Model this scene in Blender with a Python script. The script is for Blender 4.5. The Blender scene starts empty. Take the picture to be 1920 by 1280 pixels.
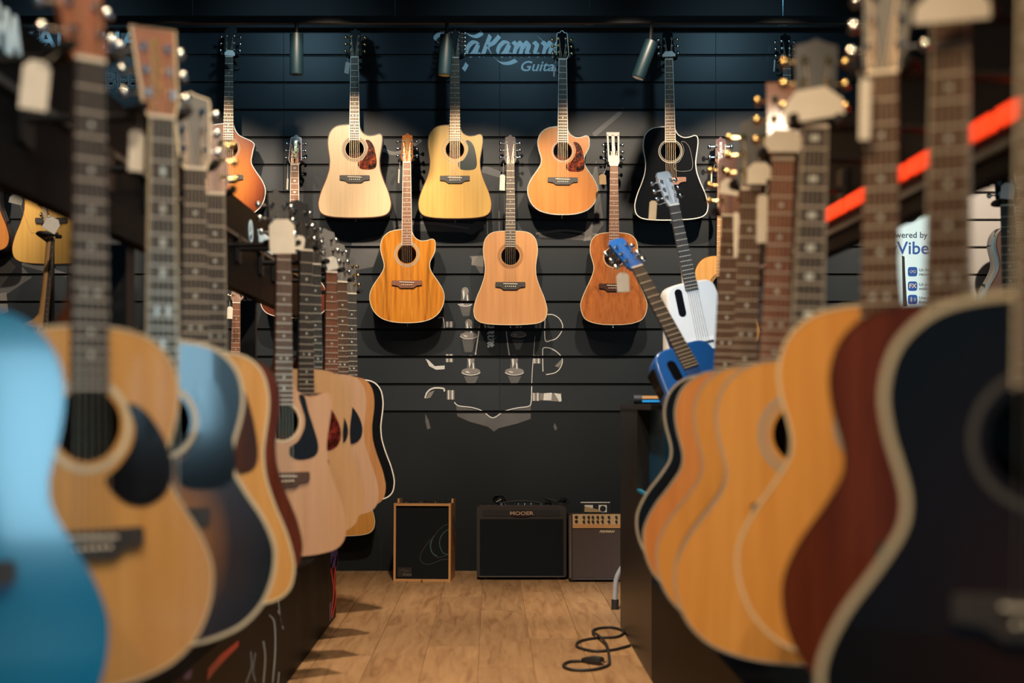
import bpy, bmesh, math, random
from mathutils import Vector, Matrix, Euler
random.seed(7)
S = bpy.context.scene
C = S.collection
R = math.radians
# ------------------------------------------------------------------ camera
FPX, VX, VY, CH = 2667.0, 922.0, 757.0, 0.92        # focal length (px), vanishing point, camera height
cam_d = bpy.data.cameras.new('camera')
cam = bpy.data.objects.new('camera', cam_d); C.objects.link(cam)
cam.location = (0, 0, CH); cam.rotation_euler = (R(90), 0, 0)
cam_d.sensor_width = 36; cam_d.lens = 36*FPX/1920
cam_d.shift_x = (960-VX)/1920; cam_d.shift_y = (VY-640)/1920
cam_d.clip_start = 0.05; cam_d.clip_end = 60
cam_d.dof.use_dof = True; cam_d.dof.focus_distance = 7.55; cam_d.dof.aperture_fstop = 2.5
S.camera = cam
# ------------------------------------------------------------------ world, exposure
W = bpy.data.worlds.new('world'); S.world = W; W.use_nodes = True
bg = W.node_tree.nodes['Background']
bg.inputs[0].default_value = (0.10, 0.34, 0.52, 1); bg.inputs[1].default_value = 0.16
S.view_settings.view_transform = 'Standard'; S.view_settings.look = 'None'
S.view_settings.gamma = 1; S.view_settings.exposure = 0.0; S.view_settings.use_curve_mapping = False
WARM = (1.0, 0.80, 0.58); COOL = (0.42, 0.78, 1.0)
def lamp(name, kind, loc, target, power, color, **kw):
    d = bpy.data.lights.new(name, kind); d.energy = power; d.color = color
    for k, v in kw.items(): setattr(d, k, v)
    o = bpy.data.objects.new(name, d); C.objects.link(o); o.location = loc
    v = Vector(target)-Vector(loc); o.rotation_euler = v.to_track_quat('-Z', 'Y').to_euler()
    return o
# daylight from the shop front: tall windows in the side wall right of and behind the camera
for y, z, w, h, p in ((-1.9, 1.6, 0.95, 1.7, 58), (1.0, 0.74, 0.7, 0.86, 22)):
    lamp('window_daylight', 'AREA', (4.55, y, z), (-1.0, y, z), p, COOL, shape='RECTANGLE', size=w, size_y=h)
# ceiling spots washing the back wall
for x, t, z, w in ((-2.6, -2.7, 1.62, 47), (-1.55, -1.6, 1.62, 47), (-0.80, -0.83, 1.66, 47), (-0.05, -0.1, 1.57, 45), (0.68, 0.68, 1.66, 47), (1.42, 1.46, 1.66, 47), (2.6, 2.6, 1.62, 47)):
    lamp('wall_spot', 'SPOT', (x, 6.15, 3.05), (t, 7.84, z), 195, WARM, spot_size=R(w), spot_blend=0.55, shadow_soft_size=0.035)
# added cool fill spots, standing in for daylight on the lettering up the wall
for x in (-2.3, -1.1, 0.15, 1.35):
    lamp('lettering_fill_spot', 'SPOT', (x, 7.0, 3.1), (x, 7.84, 2.74), 12, COOL, spot_size=R(95), spot_blend=0.9, shadow_soft_size=0.05)
# ceiling spots over the two racks
for y in (0.7, 1.9, 3.1, 4.3):
    lamp('rack_and_fill_spot', 'SPOT', (0.35, y-0.9, 3.05), (-0.5, y+0.55, 0.9), 120, WARM, spot_size=R(58), spot_blend=0.6, shadow_soft_size=0.05)
for y in (0.6, 1.6, 2.6, 3.6):
    lamp('rack_and_fill_spot', 'SPOT', (-0.55, y-0.9, 3.05), (0.5, y+0.55, 0.9), 105, (1.0, 0.70, 0.40), spot_size=R(58), spot_blend=0.6, shadow_soft_size=0.05)
# aisle spots on the floor and on the end of the aisle
for y, t, z, p, w in ((4.9, 5.5, 0, 310, 66), (4.7, 7.35, 0.2, 330, 42)):
    lamp('aisle_and_fill_spot', 'SPOT', (-0.1, y, 3.05), (0.05, t, z), p, WARM, spot_size=R(w), spot_blend=0.8, shadow_soft_size=0.05)
lamp('rack_and_fill_spot', 'SPOT', (-1.3, 4.0, 3.05), (-2.05, 6.3, 1.5), 130, WARM, spot_size=R(46), spot_blend=0.7, shadow_soft_size=0.05)  # added fill to brighten the far-left guitars, not a lamp of the rack
lamp('aisle_and_fill_spot', 'SPOT', (0.1, 4.2, 3.05), (0.84, 5.68, 1.22), 300, (0.92, 0.96, 1.0), spot_size=R(32), spot_blend=0.7, shadow_soft_size=0.05)  # added fill to brighten the white moulded guitar, no known lamp there

# ------------------------------------------------------------------ helpers
def px(u, v, s): return Vector(((u-VX)/s, FPX/s, CH+(VY-v)/s))
def mesh(name, vs, fs, smooth=None):
    m = bpy.data.meshes.new(name); m.from_pydata([tuple(v) for v in vs], [], fs); m.update()
    if smooth is not None:
        m.shade_smooth(); m.set_sharp_from_angle(angle=R(smooth))
    return m
def put(name, m, mat, parent=None, loc=None):
    if m.users == 0 and mat is not None and not m.materials: m.materials.append(mat)
    o = bpy.data.objects.new(name, m); C.objects.link(o)
    if mat is not None and (not m.materials or m.materials[0] != mat):
        o.material_slots[0].link = 'OBJECT'; o.material_slots[0].material = mat
    if parent is not None: o.parent = parent
    if loc is not None: o.location = loc
    return o
def empty(name, M): 
    o = bpy.data.objects.new(name, None); C.objects.link(o); o.empty_display_size = 0.05
    o.matrix_world = M if isinstance(M, Matrix) else Matrix.Translation(M)
    return o
def tag(o, label=None, cat=None, group=None, kind=None):
    if label: o['label'] = label
    if cat: o['category'] = cat
    if group: o['group'] = group
    if kind: o['kind'] = kind
    return o
class MB:
    def __init__(s): s.v = []; s.f = []
    def add(s, vs, fs):
        n = len(s.v); s.v += [Vector(v) for v in vs]; s.f += [tuple(i+n for i in f) for f in fs]; return s
    def box(s, a, b, M=None):
        x0, y0, z0 = a; x1, y1, z1 = b
        vs = [(x0,y0,z0),(x1,y0,z0),(x1,y1,z0),(x0,y1,z0),(x0,y0,z1),(x1,y0,z1),(x1,y1,z1),(x0,y1,z1)]
        if M: vs = [M @ Vector(v) for v in vs]
        return s.add(vs, [(0,3,2,1),(4,5,6,7),(0,1,5,4),(1,2,6,5),(2,3,7,6),(3,0,4,7)])
    def prism(s, poly, y0, y1, M=None):           # poly in (x, z), extruded along y
        n = len(poly)
        vs = [(x, y0, z) for x, z in poly]+[(x, y1, z) for x, z in poly]
        if M: vs = [M @ Vector(v) for v in vs]
        a = sum(poly[i][0]*poly[(i+1) % n][1]-poly[(i+1) % n][0]*poly[i][1] for i in range(n))
        f = [tuple(range(n)), tuple(range(2*n-1, n-1, -1))]+[(i, i+n, (i+1) % n+n, (i+1) % n) for i in range(n)]
        if a < 0: f = [t[::-1] for t in f]
        return s.add(vs, f)
    def tube(s, pts, r, k=8, closed=False, caps=True):
        pts = [Vector(p) for p in pts]; n = len(pts); rs = r if isinstance(r, (list, tuple)) else [r]*n
        prev = None; vs = []
        for i, p in enumerate(pts):
            a = pts[i-1] if (i > 0 or closed) else p; b = pts[(i+1) % n] if (i < n-1 or closed) else p
            t = (b-a).normalized()
            if prev is None:
                u = t.orthogonal().normalized()
            else:
                u = (prev-t*prev.dot(t)); u = u.normalized() if u.length > 1e-6 else t.orthogonal().normalized()
            prev = u; w = t.cross(u)
            vs += [p+(u*math.cos(2*math.pi*j/k)+w*math.sin(2*math.pi*j/k))*rs[i] for j in range(k)]
        fs = []
        for i in range(n if closed else n-1):
            i2 = (i+1) % n
            fs += [(i*k+j, i*k+(j+1) % k, i2*k+(j+1) % k, i2*k+j) for j in range(k)]
        if caps and not closed: fs += [tuple(range(k-1, -1, -1)), tuple(range((n-1)*k, n*k))]
        return s.add(vs, fs)
    def cyl(s, a, b, r, k=12, r2=None): return s.tube([a, b], [r, r if r2 is None else r2], k)
    def ring(s, c, r0, r1, y0, y1, k=40):          # annulus in x-z plane, y0 front
        cx, cz = c; vs = []
        for j in range(k):
            a = 2*math.pi*j/k; ca, sa = math.cos(a), math.sin(a)
            vs += [(cx+r0*ca, y0, cz+r0*sa), (cx+r1*ca, y0, cz+r1*sa), (cx+r0*ca, y1, cz+r0*sa), (cx+r1*ca, y1, cz+r1*sa)]
        fs = []
        for j in range(k):
            a, b = 4*j, 4*((j+1) % k)
            fs += [(a, a+1, b+1, b), (a+1, a+3, b+3, b+1), (a+2, a, b, b+2)]
        return s.add(vs, fs)
    def mesh(s, name, smooth=None): return mesh(name, s.v, s.f, smooth)
    def put(s, name, mat, parent=None, smooth=None, loc=None): return put(name, s.mesh(name, smooth), mat, parent, loc)
def spline(pts, n=8, closed=False):
    out = []; N = len(pts)
    P = lambda i: Vector(pts[i % N]) if closed else Vector(pts[max(0, min(N-1, i))])
    for i in range(N if closed else N-1):
        a, b, c, d = P(i-1), P(i), P(i+1), P(i+2)
        for k in range(n):
            t = k/n
            out.append(0.5*((2*b)+(c-a)*t+(2*a-5*b+4*c-d)*t*t+(3*b-a-3*c+d)*t**3))
    if not closed: out.append(P(N-1))
    return out
def rrect(x0, x1, z0, z1, r, n=4):
    out = []
    for cx, cz, a0 in ((x1-r, z1-r, 0), (x0+r, z1-r, 90), (x0+r, z0+r, 180), (x1-r, z0+r, 270)):
        for k in range(n+1):
            a = R(a0+90*k/n); out.append((cx+r*math.cos(a), cz+r*math.sin(a)))
    return out
def text_mesh(txt, size, extrude=0.0005, bold=0.0, shear=0.0, sx=1.0, align='CENTER', spacing=1.0):
    c = bpy.data.curves.new('t', 'FONT'); c.body = txt; c.size = size; c.extrude = extrude; c.offset = bold
    c.shear = shear; c.align_x = align; c.align_y = 'CENTER'; c.space_character = spacing; c.resolution_u = 3
    o = bpy.data.objects.new('t', c); C.objects.link(o)
    dg = bpy.context.evaluated_depsgraph_get(); dg.update()
    m = bpy.data.meshes.new_from_object(o.evaluated_get(dg))
    bpy.data.objects.remove(o); bpy.data.curves.remove(c)
    m.transform(Matrix(((sx,0,0,0),(0,0,-1,0),(0,1,0,0),(0,0,0,1))))     # x-y text -> x-z plane facing -y
    m.materials.clear()
    return m

# ------------------------------------------------------------------ materials
MATS = {}
def base_mat(name):
    m = bpy.data.materials.new(name); m.use_nodes = True
    return m, m.node_tree.nodes, m.node_tree.links, m.node_tree.nodes['Principled BSDF']
def setp(b, col=None, rough=0.5, metal=0.0, coat=0.0, crough=0.08, spec=0.5):
    if col is not None: b.inputs['Base Color'].default_value = (*col, 1)
    b.inputs['Roughness'].default_value = rough; b.inputs['Metallic'].default_value = metal
    b.inputs['Coat Weight'].default_value = coat; b.inputs['Coat Roughness'].default_value = crough
    b.inputs['Specular IOR Level'].default_value = spec
def plain(name, col, rough=0.5, metal=0.0, coat=0.0, var=0.12, scale=30, bump=0.0, spec=0.5):
    if name in MATS: return MATS[name]
    m, n, l, b = base_mat(name); setp(b, col, rough, metal, coat, spec=spec)
    tc = n.new('ShaderNodeTexCoord'); nz = n.new('ShaderNodeTexNoise'); nz.inputs['Scale'].default_value = scale
    l.new(tc.outputs['Object'], nz.inputs['Vector'])
    mx = n.new('ShaderNodeMix'); mx.data_type = 'RGBA'
    mx.inputs[6].default_value = (*[c*(1-var) for c in col], 1); mx.inputs[7].default_value = (*[min(1, c*(1+var)) for c in col], 1)
    l.new(nz.outputs['Fac'], mx.inputs[0]); l.new(mx.outputs[2], b.inputs['Base Color'])
    if bump:
        bp = n.new('ShaderNodeBump'); bp.inputs['Strength'].default_value = bump; bp.inputs['Distance'].default_value = 0.002
        l.new(nz.outputs['Fac'], bp.inputs['Height']); l.new(bp.outputs[0], b.inputs['Normal'])
    MATS[name] = m; return m
def ramp(n, stops):
    r = n.new('ShaderNodeValToRGB'); e = r.color_ramp.elements
    while len(e) < len(stops): e.new(0.5)
    for k, (p, c) in enumerate(stops): e[k].position = p; e[k].color = (*c, 1)
    return r
def wood(name, cols, rough=0.35, coat=0.3, xs=55, zs=2.2, mirror=True, streak=0.0, axis='Z', off=0.0, crough=0.08):
    """straight grain along one axis; mirror = book-matched about x = 0"""
    if name in MATS: return MATS[name]
    m, n, l, b = base_mat(name); setp(b, None, rough, 0, coat, crough)
    tc = n.new('ShaderNodeTexCoord'); sp = n.new('ShaderNodeSeparateXYZ'); l.new(tc.outputs['Object'], sp.inputs[0])
    cb = n.new('ShaderNodeCombineXYZ')
    if mirror:
        ab = n.new('ShaderNodeMath'); ab.operation = 'ABSOLUTE'; l.new(sp.outputs[0], ab.inputs[0]); l.new(ab.outputs[0], cb.inputs[0])
    else: l.new(sp.outputs[0], cb.inputs[0])
    l.new(sp.outputs[1], cb.inputs[1]); l.new(sp.outputs[2], cb.inputs[2])
    mp = n.new('ShaderNodeMapping'); l.new(cb.outputs[0], mp.inputs[0])
    mp.inputs['Location'].default_value = (off, off*1.7, off*0.3)
    mp.inputs['Scale'].default_value = {'Z': (xs, xs, zs), 'X': (zs, xs, xs), 'Y': (xs, zs, xs)}[axis]
    nz = n.new('ShaderNodeTexNoise'); nz.inputs['Scale'].default_value = 1.0; nz.inputs['Detail'].default_value = 6; nz.inputs['Roughness'].default_value = 0.65
    nz.inputs['Distortion'].default_value = 0.4 if streak else 0.1
    l.new(mp.outputs[0], nz.inputs['Vector'])
    r = ramp(n, [(0.3, cols[0]), (0.7, cols[1])] if len(cols) == 2 else [(0.28, cols[0]), (0.45, cols[1]), (0.7, cols[2])])
    l.new(nz.outputs['Fac'], r.inputs[0])
    if streak:
        n2 = n.new('ShaderNodeTexNoise'); mp2 = n.new('ShaderNodeMapping'); l.new(cb.outputs[0], mp2.inputs[0])
        mp2.inputs['Scale'].default_value = {'Z': (xs*.35, xs*.35, zs*.7), 'X': (zs, xs*.3, xs*.3), 'Y': (xs*.3, zs, xs*.3)}[axis]
        mp2.inputs['Location'].default_value = (off+3, 1, 2)
        l.new(mp2.outputs[0], n2.inputs['Vector']); n2.inputs['Scale'].default_value = 1; n2.inputs['Detail'].default_value = 3; n2.inputs['Distortion'].default_value = 0.8
        mr = n.new('ShaderNodeMapRange'); mr.inputs[1].default_value = 0.5; mr.inputs[2].default_value = 0.72; mr.inputs[4].default_value = streak
        l.new(n2.outputs['Fac'], mr.inputs[0])
        mx = n.new('ShaderNodeMix'); mx.data_type = 'RGBA'; mx.inputs[7].default_value = (*[c*0.22 for c in cols[0]], 1)
        l.new(mr.outputs[0], mx.inputs[0]); l.new(r.outputs[0], mx.inputs[6]); l.new(mx.outputs[2], b.inputs['Base Color'])
    else: l.new(r.outputs[0], b.inputs['Base Color'])
    MATS[name] = m; return m
def burst(name, stops, c, rad, rough=0.25, coat=0.8, pw=2.0):
    """sunburst lacquer: colour by elliptical distance from the middle of the lower body"""
    if name in MATS: return MATS[name]
    m, n, l, b = base_mat(name); setp(b, None, rough, 0, coat, 0.04)
    tc = n.new('ShaderNodeTexCoord'); mp = n.new('ShaderNodeMapping'); l.new(tc.outputs['Object'], mp.inputs[0])
    mp.inputs['Location'].default_value = (-c[0]/rad[0], 0, -c[1]/rad[1]); mp.inputs['Scale'].default_value = (1/rad[0], 0, 1/rad[1])
    ln = n.new('ShaderNodeVectorMath'); ln.operation = 'LENGTH'; l.new(mp.outputs[0], ln.inputs[0])
    nz = n.new('ShaderNodeTexNoise'); nz.inputs['Scale'].default_value = 1; nz.inputs['Detail'].default_value = 5
    mg = n.new('ShaderNodeMapping'); l.new(tc.outputs['Object'], mg.inputs[0]); mg.inputs['Scale'].default_value = (70, 70, 3); l.new(mg.outputs[0], nz.inputs['Vector'])
    ad = n.new('ShaderNodeMath'); ad.operation = 'MULTIPLY_ADD'; l.new(nz.outputs['Fac'], ad.inputs[0]); ad.inputs[1].default_value = 0.10; l.new(ln.outputs['Value'], ad.inputs[2])
    r = ramp(n, stops); l.new(ad.outputs[0], r.inputs[0]); l.new(r.outputs[0], b.inputs['Base Color'])
    MATS[name] = m; return m
def tortoise(name, a=(0.012, 0.003, 0.001), c=(0.42, 0.07, 0.01)):
    if name in MATS: return MATS[name]
    m, n, l, b = base_mat(name); setp(b, None, 0.18, 0, 0.6)
    tc = n.new('ShaderNodeTexCoord'); nz = n.new('ShaderNodeTexNoise'); nz.inputs['Scale'].default_value = 42; nz.inputs['Detail'].default_value = 3; nz.inputs['Distortion'].default_value = 1.2
    l.new(tc.outputs['Object'], nz.inputs['Vector']); r = ramp(n, [(0.42, a), (0.55, (c[0]*.35, c[1]*.3, c[2])), (0.7, c)])
    l.new(nz.outputs['Fac'], r.inputs[0]); l.new(r.outputs[0], b.inputs['Base Color'])
    MATS[name] = m; return m
def glow(name, col, strength, basec=None):
    m, n, l, b = base_mat(name); setp(b, basec or col, 0.4); b.inputs['Emission Color'].default_value = (*col, 1); b.inputs['Emission Strength'].default_value = strength
    MATS[name] = m; return m

SPRUCE_PALE = wood('spruce_pale', [(0.60, 0.42, 0.24), (0.70, 0.51, 0.31)], 0.38, 0.25)
SPRUCE_YEL = wood('spruce_yellow', [(0.56, 0.33, 0.085), (0.66, 0.41, 0.12)], 0.3, 0.4, off=2)
SPRUCE_AMB = wood('spruce_amber', [(0.56, 0.29, 0.085), (0.66, 0.37, 0.125)], 0.26, 0.6, off=4)
SPRUCE_ORG = wood('spruce_orange', [(0.58, 0.25, 0.05), (0.68, 0.32, 0.075)], 0.34, 0.35, off=6)
SPRUCE_ROSE = wood('spruce_rosy', [(0.52, 0.31, 0.19), (0.60, 0.38, 0.24)], 0.5, 0.0, off=8)
SPRUCE_SAND = wood('spruce_sand', [(0.56, 0.33, 0.16), (0.63, 0.40, 0.22)], 0.5, 0.0, off=9)
CEDAR = wood('cedar', [(0.44, 0.20, 0.075), (0.56, 0.28, 0.11)], 0.42, 0.15, off=3, streak=0.12)
AMBER_RED = wood('amber_red', [(0.50, 0.18, 0.045), (0.60, 0.25, 0.07)], 0.25, 0.6, off=5)
KOA = wood('koa', [(0.26, 0.065, 0.006), (0.50, 0.18, 0.018), (0.66, 0.28, 0.035)], 0.2, 0.8, xs=44, zs=2.4, off=1.3, streak=0.85, crough=0.03)
KOA_RED = wood('koa_red', [(0.27, 0.075, 0.02), (0.38, 0.12, 0.03), (0.46, 0.16, 0.045)], 0.16, 0.9, xs=60, zs=14, off=7, streak=0.45, crough=0.03)
MAHOG = wood('mahogany', [(0.085, 0.018, 0.008), (0.16, 0.036, 0.015)], 0.25, 0.7, xs=40, zs=3, off=11)
MAHOG_NECK = wood('mahogany_neck', [(0.20, 0.065, 0.028), (0.30, 0.11, 0.05)], 0.4, 0.2, off=12)
MAPLE_NECK = wood('maple_neck', [(0.42, 0.23, 0.09), (0.52, 0.31, 0.14)], 0.4, 0.2, off=13)
ROSEW = wood('rosewood', [(0.035, 0.014, 0.009), (0.09, 0.034, 0.018)], 0.3, 0.4, off=14)
ROSEW_FB = wood('rosewood_board', [(0.065, 0.034, 0.022), (0.12, 0.062, 0.040)], 0.5, 0.0, xs=160, zs=12, off=15, mirror=False)
ROSEW_RED = wood('rosewood_red_board', [(0.16, 0.06, 0.035), (0.24, 0.10, 0.06)], 0.45, 0.0, xs=160, zs=12, off=16, mirror=False)
EBONY_FB = wood('ebony_board', [(0.028, 0.026, 0.027), (0.05, 0.046, 0.045)], 0.5, 0.0, xs=160, zs=12, off=17, mirror=False)
OAK_TRIM = wood('oak_trim', [(0.42, 0.20, 0.07), (0.56, 0.30, 0.12)], 0.45, 0.1, xs=80, zs=4, mirror=False)
OAK_TRIM_X = wood('oak_trim_across', [(0.42, 0.20, 0.07), (0.56, 0.30, 0.12)], 0.45, 0.1, xs=80, zs=4, mirror=False, axis='X')
BLACKG = plain('black_gloss', (0.006, 0.007, 0.009), 0.12, 0, 0.7, spec=0.4)
BLACKS = plain('black_satin', (0.012, 0.013, 0.015), 0.45)
BLACKM = plain('black_matte', (0.010, 0.011, 0.013), 0.75, bump=0.1)
RUBBER = plain('black_rubber', (0.010, 0.011, 0.013), 0.6)
CREAM = plain('cream_binding', (0.62, 0.54, 0.38), 0.35)
WHITE = plain('white_binding', (0.75, 0.73, 0.68), 0.35)
GREYB = plain('grey_binding', (0.34, 0.30, 0.24), 0.4)
DARKB = plain('dark_binding', (0.07, 0.025, 0.012), 0.35)
BONE = plain('bone', (0.78, 0.74, 0.64), 0.4)
CHROME = plain('chrome', (0.80, 0.80, 0.80), 0.15, 1.0, var=0.03)
GOLD = plain('gold', (0.85, 0.60, 0.28), 0.2, 1.0, var=0.03)
NICKEL = plain('nickel_fret', (0.80, 0.72, 0.60), 0.35, 0.45, var=0.03)
BRONZE = plain('bronze_string', (0.72, 0.52, 0.34), 0.35, 1.0, var=0.03)
PEARL = plain('pearl_inlay', (0.62, 0.68, 0.66), 0.25, 0, 0.4, var=0.3, scale=200)
PAPER = plain('tag_paper', (0.72, 0.68, 0.60), 0.8)
KRAFT = plain('kraft_paper', (0.40, 0.27, 0.14), 0.8)
TORT = tortoise('tortoiseshell'); TORT_D = tortoise('tortoiseshell_red', (0.05, 0.01, 0.004), (0.30, 0.045, 0.02))

# ------------------------------------------------------------------ the room
D_WALL, SW = FPX/340.0, 340.0
Z = lambda v, s=SW: CH+(VY-v)/s
X = lambda u, s=SW: (u-VX)/s
CEIL = 3.16
SLATM = plain('slat_charcoal', (0.015, 0.021, 0.028), 0.45, var=0.18, scale=3, bump=0.02, spec=0.35)
SLATW = plain('slat_white', (0.62, 0.60, 0.60), 0.5, var=0.04, scale=3)
WALLM = plain('wall_charcoal', (0.010, 0.013, 0.016), 0.5, var=0.15, scale=2, bump=0.03, spec=0.2)
GROOVE = plain('groove_black', (0.004, 0.004, 0.005), 0.7)
CEILM = plain('ceiling_black', (0.006, 0.008, 0.010), 0.8)
def struct(name, mb, mat, label=None):
    o = mb.put(name, mat); tag(o, label, kind='structure'); return o
wb = struct('wall_back', MB().box((-4.6, D_WALL+0.012, 0), (4.6, D_WALL+0.14, CEIL)), GROOVE, 'charcoal slatted back wall carrying the hanging guitars')
# lower smooth panel, then slats (15 cm pitch, panels 1.19 m wide)
PITCH = 51.4/SW; Z0 = Z(772); PW = 405/SW; XS0 = X(532)-3*PW
NROW = 14
low = MB().box((-4.6, D_WALL-0.002, 0.0), (4.6, D_WALL+0.012, Z0-0.006)).put('lower_panel', WALLM, wb)
slat_mesh = {}
def slat(c0, c1, k, mat):
    z0 = Z0+k*PITCH+0.005; z1 = min(Z0+(k+1)*PITCH-0.005, CEIL)
    w = c1-c0-0.0015; h = z1-z0; key = (round(w, 4), round(h, 4))
    if key not in slat_mesh:
        b = 0.003
        poly = [(-w/2, 0), (w/2, 0), (w/2, h), (-w/2, h)]
        vs = [(-w/2, 0.012, 0), (w/2, 0.012, 0), (w/2, 0.012, h), (-w/2, 0.012, h), (-w/2+.0005, 0, b), (w/2-.0005, 0, b), (w/2-.0005, 0, h-b), (-w/2+.0005, 0, h-b)]
        slat_mesh[key] = mesh('slat', vs, [(4, 5, 6, 7), (0, 1, 5, 4), (1, 2, 6, 5), (2, 3, 7, 6), (3, 0, 4, 7)])
    put('slat', slat_mesh[key], mat, wb, ((c0+c1)/2, D_WALL, z0))
for k in range(NROW):
    if Z0+k*PITCH > CEIL-0.03: break
    for j in range(-1, 7):
        c0 = XS0+j*PW
        slat(max(c0, -4.6), c0+PW, k, SLATM if j < 6 else SLATW)
struct('wall_left', MB().box((-4.75, -3.0, 0), (-4.6, D_WALL+0.14, CEIL)), WALLM)
# right wall with three tall window openings behind the camera's right shoulder
wr = MB()
ys = [-3.0, -2.4, -1.4, 0.62, 1.38, D_WALL+0.14]
for i in range(5):
    if i % 2 == 0: wr.box((4.6, ys[i], 0), (4.75, ys[i+1], CEIL))
    else: wr.box((4.6, ys[i], 0), (4.75, ys[i+1], 0.3 if i > 1 else 0.72)); wr.box((4.6, ys[i], 1.18 if i > 1 else 2.5), (4.75, ys[i+1], CEIL))
struct('wall_right', wr, WALLM)
struct('ceiling', MB().box((-4.75, -3.0, CEIL), (4.75, D_WALL+0.14, CEIL+0.1)), CEILM)
# soffit beam along the top of the slat wall
struct('trim_1', MB().box((-4.6, D_WALL-0.07, Z(58)), (X(1602), D_WALL, CEIL)), CEILM, 'black ceiling beam above the slat wall')

# floor: oak planks, running towards the back wall
def plank_mat():
    m, n, l, b = base_mat('oak_floor'); setp(b, None, 0.42, 0, 0.0, spec=0.35)
    tc = n.new('ShaderNodeTexCoord'); oi = n.new('ShaderNodeObjectInfo')
    ad = n.new('ShaderNodeVectorMath'); ad.operation = 'ADD'; l.new(tc.outputs['Object'], ad.inputs[0])
    sc = n.new('ShaderNodeVectorMath'); sc.operation = 'SCALE'; l.new(oi.outputs['Random'], sc.inputs['Scale']); sc.inputs[0].default_value = (17, 31, 3); l.new(sc.outputs[0], ad.inputs[1])
    mp = n.new('ShaderNodeMapping'); mp.inputs['Scale'].default_value = (26, 2.6, 10); l.new(ad.outputs[0], mp.inputs[0])
    nz = n.new('ShaderNodeTexNoise'); nz.inputs['Scale'].default_value = 1; nz.inputs['Detail'].default_value = 8; nz.inputs['Roughness'].default_value = 0.62; nz.inputs['Distortion'].default_value = 0.9
    l.new(mp.outputs[0], nz.inputs['Vector'])
    r = ramp(n, [(0.3, (0.22, 0.115, 0.052)), (0.48, (0.33, 0.19, 0.092)), (0.72, (0.42, 0.255, 0.13))]); l.new(nz.outputs['Fac'], r.inputs[0])
    hs = n.new('ShaderNodeHueSaturation'); l.new(r.outputs[0], hs.inputs['Color'])
    mr = n.new('ShaderNodeMapRange'); mr.inputs[3].default_value = 0.82; mr.inputs[4].default_value = 1.12; l.new(oi.outputs['Random'], mr.inputs[0]); l.new(mr.outputs[0], hs.inputs['Value'])
    l.new(hs.outputs[0], b.inputs['Base Color'])
    bp = n.new('ShaderNodeBump'); bp.inputs['Strength'].default_value = 0.08; bp.inputs['Distance'].default_value = 0.002
    l.new(nz.outputs['Fac'], bp.inputs['Height']); l.new(bp.outputs[0], b.inputs['Normal'])
    return m
PLANK = plank_mat()
floor = struct('floor', MB().box((-4.75, -3.0, -0.12), (4.75, D_WALL+0.14, -0.004)), PLANK, 'light oak plank floor of the aisle')
PWID, PLEN = 0.195, 1.38
pm = {}
for i in range(-16, 17):
    off = [0.0, 0.62, 0.25, 0.95, 0.45][i % 5]
    y = 2.2+off-PLEN
    while y < D_WALL:
        y0, y1 = max(y, 2.2), min(y+PLEN, D_WALL)
        if y1-y0 > 0.03:
            key = round(y1-y0, 3)
            if key not in pm:
                w, h, b = PWID/2-0.0004, key/2-0.0004, 0.0012
                vs = [(-w, -h, -.004), (w, -h, -.004), (w, h, -.004), (-w, h, -.004), (-w+b, -h+b, 0), (w-b, -h+b, 0), (w-b, h-b, 0), (-w+b, h-b, 0)]
                pm[key] = mesh('plank', vs, [(4, 5, 6, 7), (0, 1, 5, 4), (1, 2, 6, 5), (2, 3, 7, 6), (3, 0, 4, 7)])
            put('plank', pm[key], PLANK, floor, (i*PWID+0.05, (y0+y1)/2, 0))
        y += PLEN

# ------------------------------------------------------------------ guitars
SHAPES = {
 'aud': [(0,0),(.05,.002),(.095,.014),(.128,.044),(.141,.085),(.1375,.125),(.126,.165),(.1215,.19),(.126,.215),(.147,.25),(.175,.29),(.194,.33),(.1985,.362),(.192,.40),(.172,.44),(.135,.472),(.085,.489),(.04,.495),(0,.496)],   # right half of the body: (half width, distance below the top of the body)
 'dread': [(0,0),(.06,.0015),(.105,.012),(.135,.042),(.1465,.085),(.146,.125),(.139,.175),(.137,.205),(.142,.25),(.160,.305),(.183,.36),(.197,.41),(.1985,.44),(.19,.472),(.165,.493),(.12,.503),(.06,.507),(0,.508)],
 'om': [(0,0),(.05,.002),(.095,.016),(.128,.05),(.140,.09),(.137,.13),(.124,.175),(.119,.205),(.124,.235),(.147,.28),(.176,.325),(.194,.37),(.1985,.41),(.189,.45),(.162,.48),(.115,.498),(.055,.507),(0,.508)],
 'parlor': [(0,0),(.05,.0015),(.092,.012),(.12,.04),(.129,.08),(.126,.12),(.113,.165),(.109,.19),(.114,.22),(.134,.27),(.160,.325),(.177,.37),(.1805,.40),(.172,.44),(.150,.472),(.105,.490),(.05,.498),(0,.499)],
 'round': [(0,0),(.06,.003),(.105,.02),(.136,.058),(.146,.10),(.142,.14),(.130,.185),(.126,.21),(.132,.24),(.156,.29),(.186,.335),(.204,.385),(.206,.425),(.194,.465),(.165,.492),(.115,.508),(.06,.514),(0,.515)],
}
CUTS = {     # replaces the upper right quarter, ends on the waist point listed
 'venetian': [(.026,0),(.031,.022),(.046,.046),(.074,.060),(.106,.058),(.132,.0505),(.147,.058),(.1515,.082),(.148,.12)],
 'pointed': [(.026,0),(.034,.028),(.055,.058),(.088,.075),(.118,.088),(.133,.100),(.137,.112),(.131,.135)],
}
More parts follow.
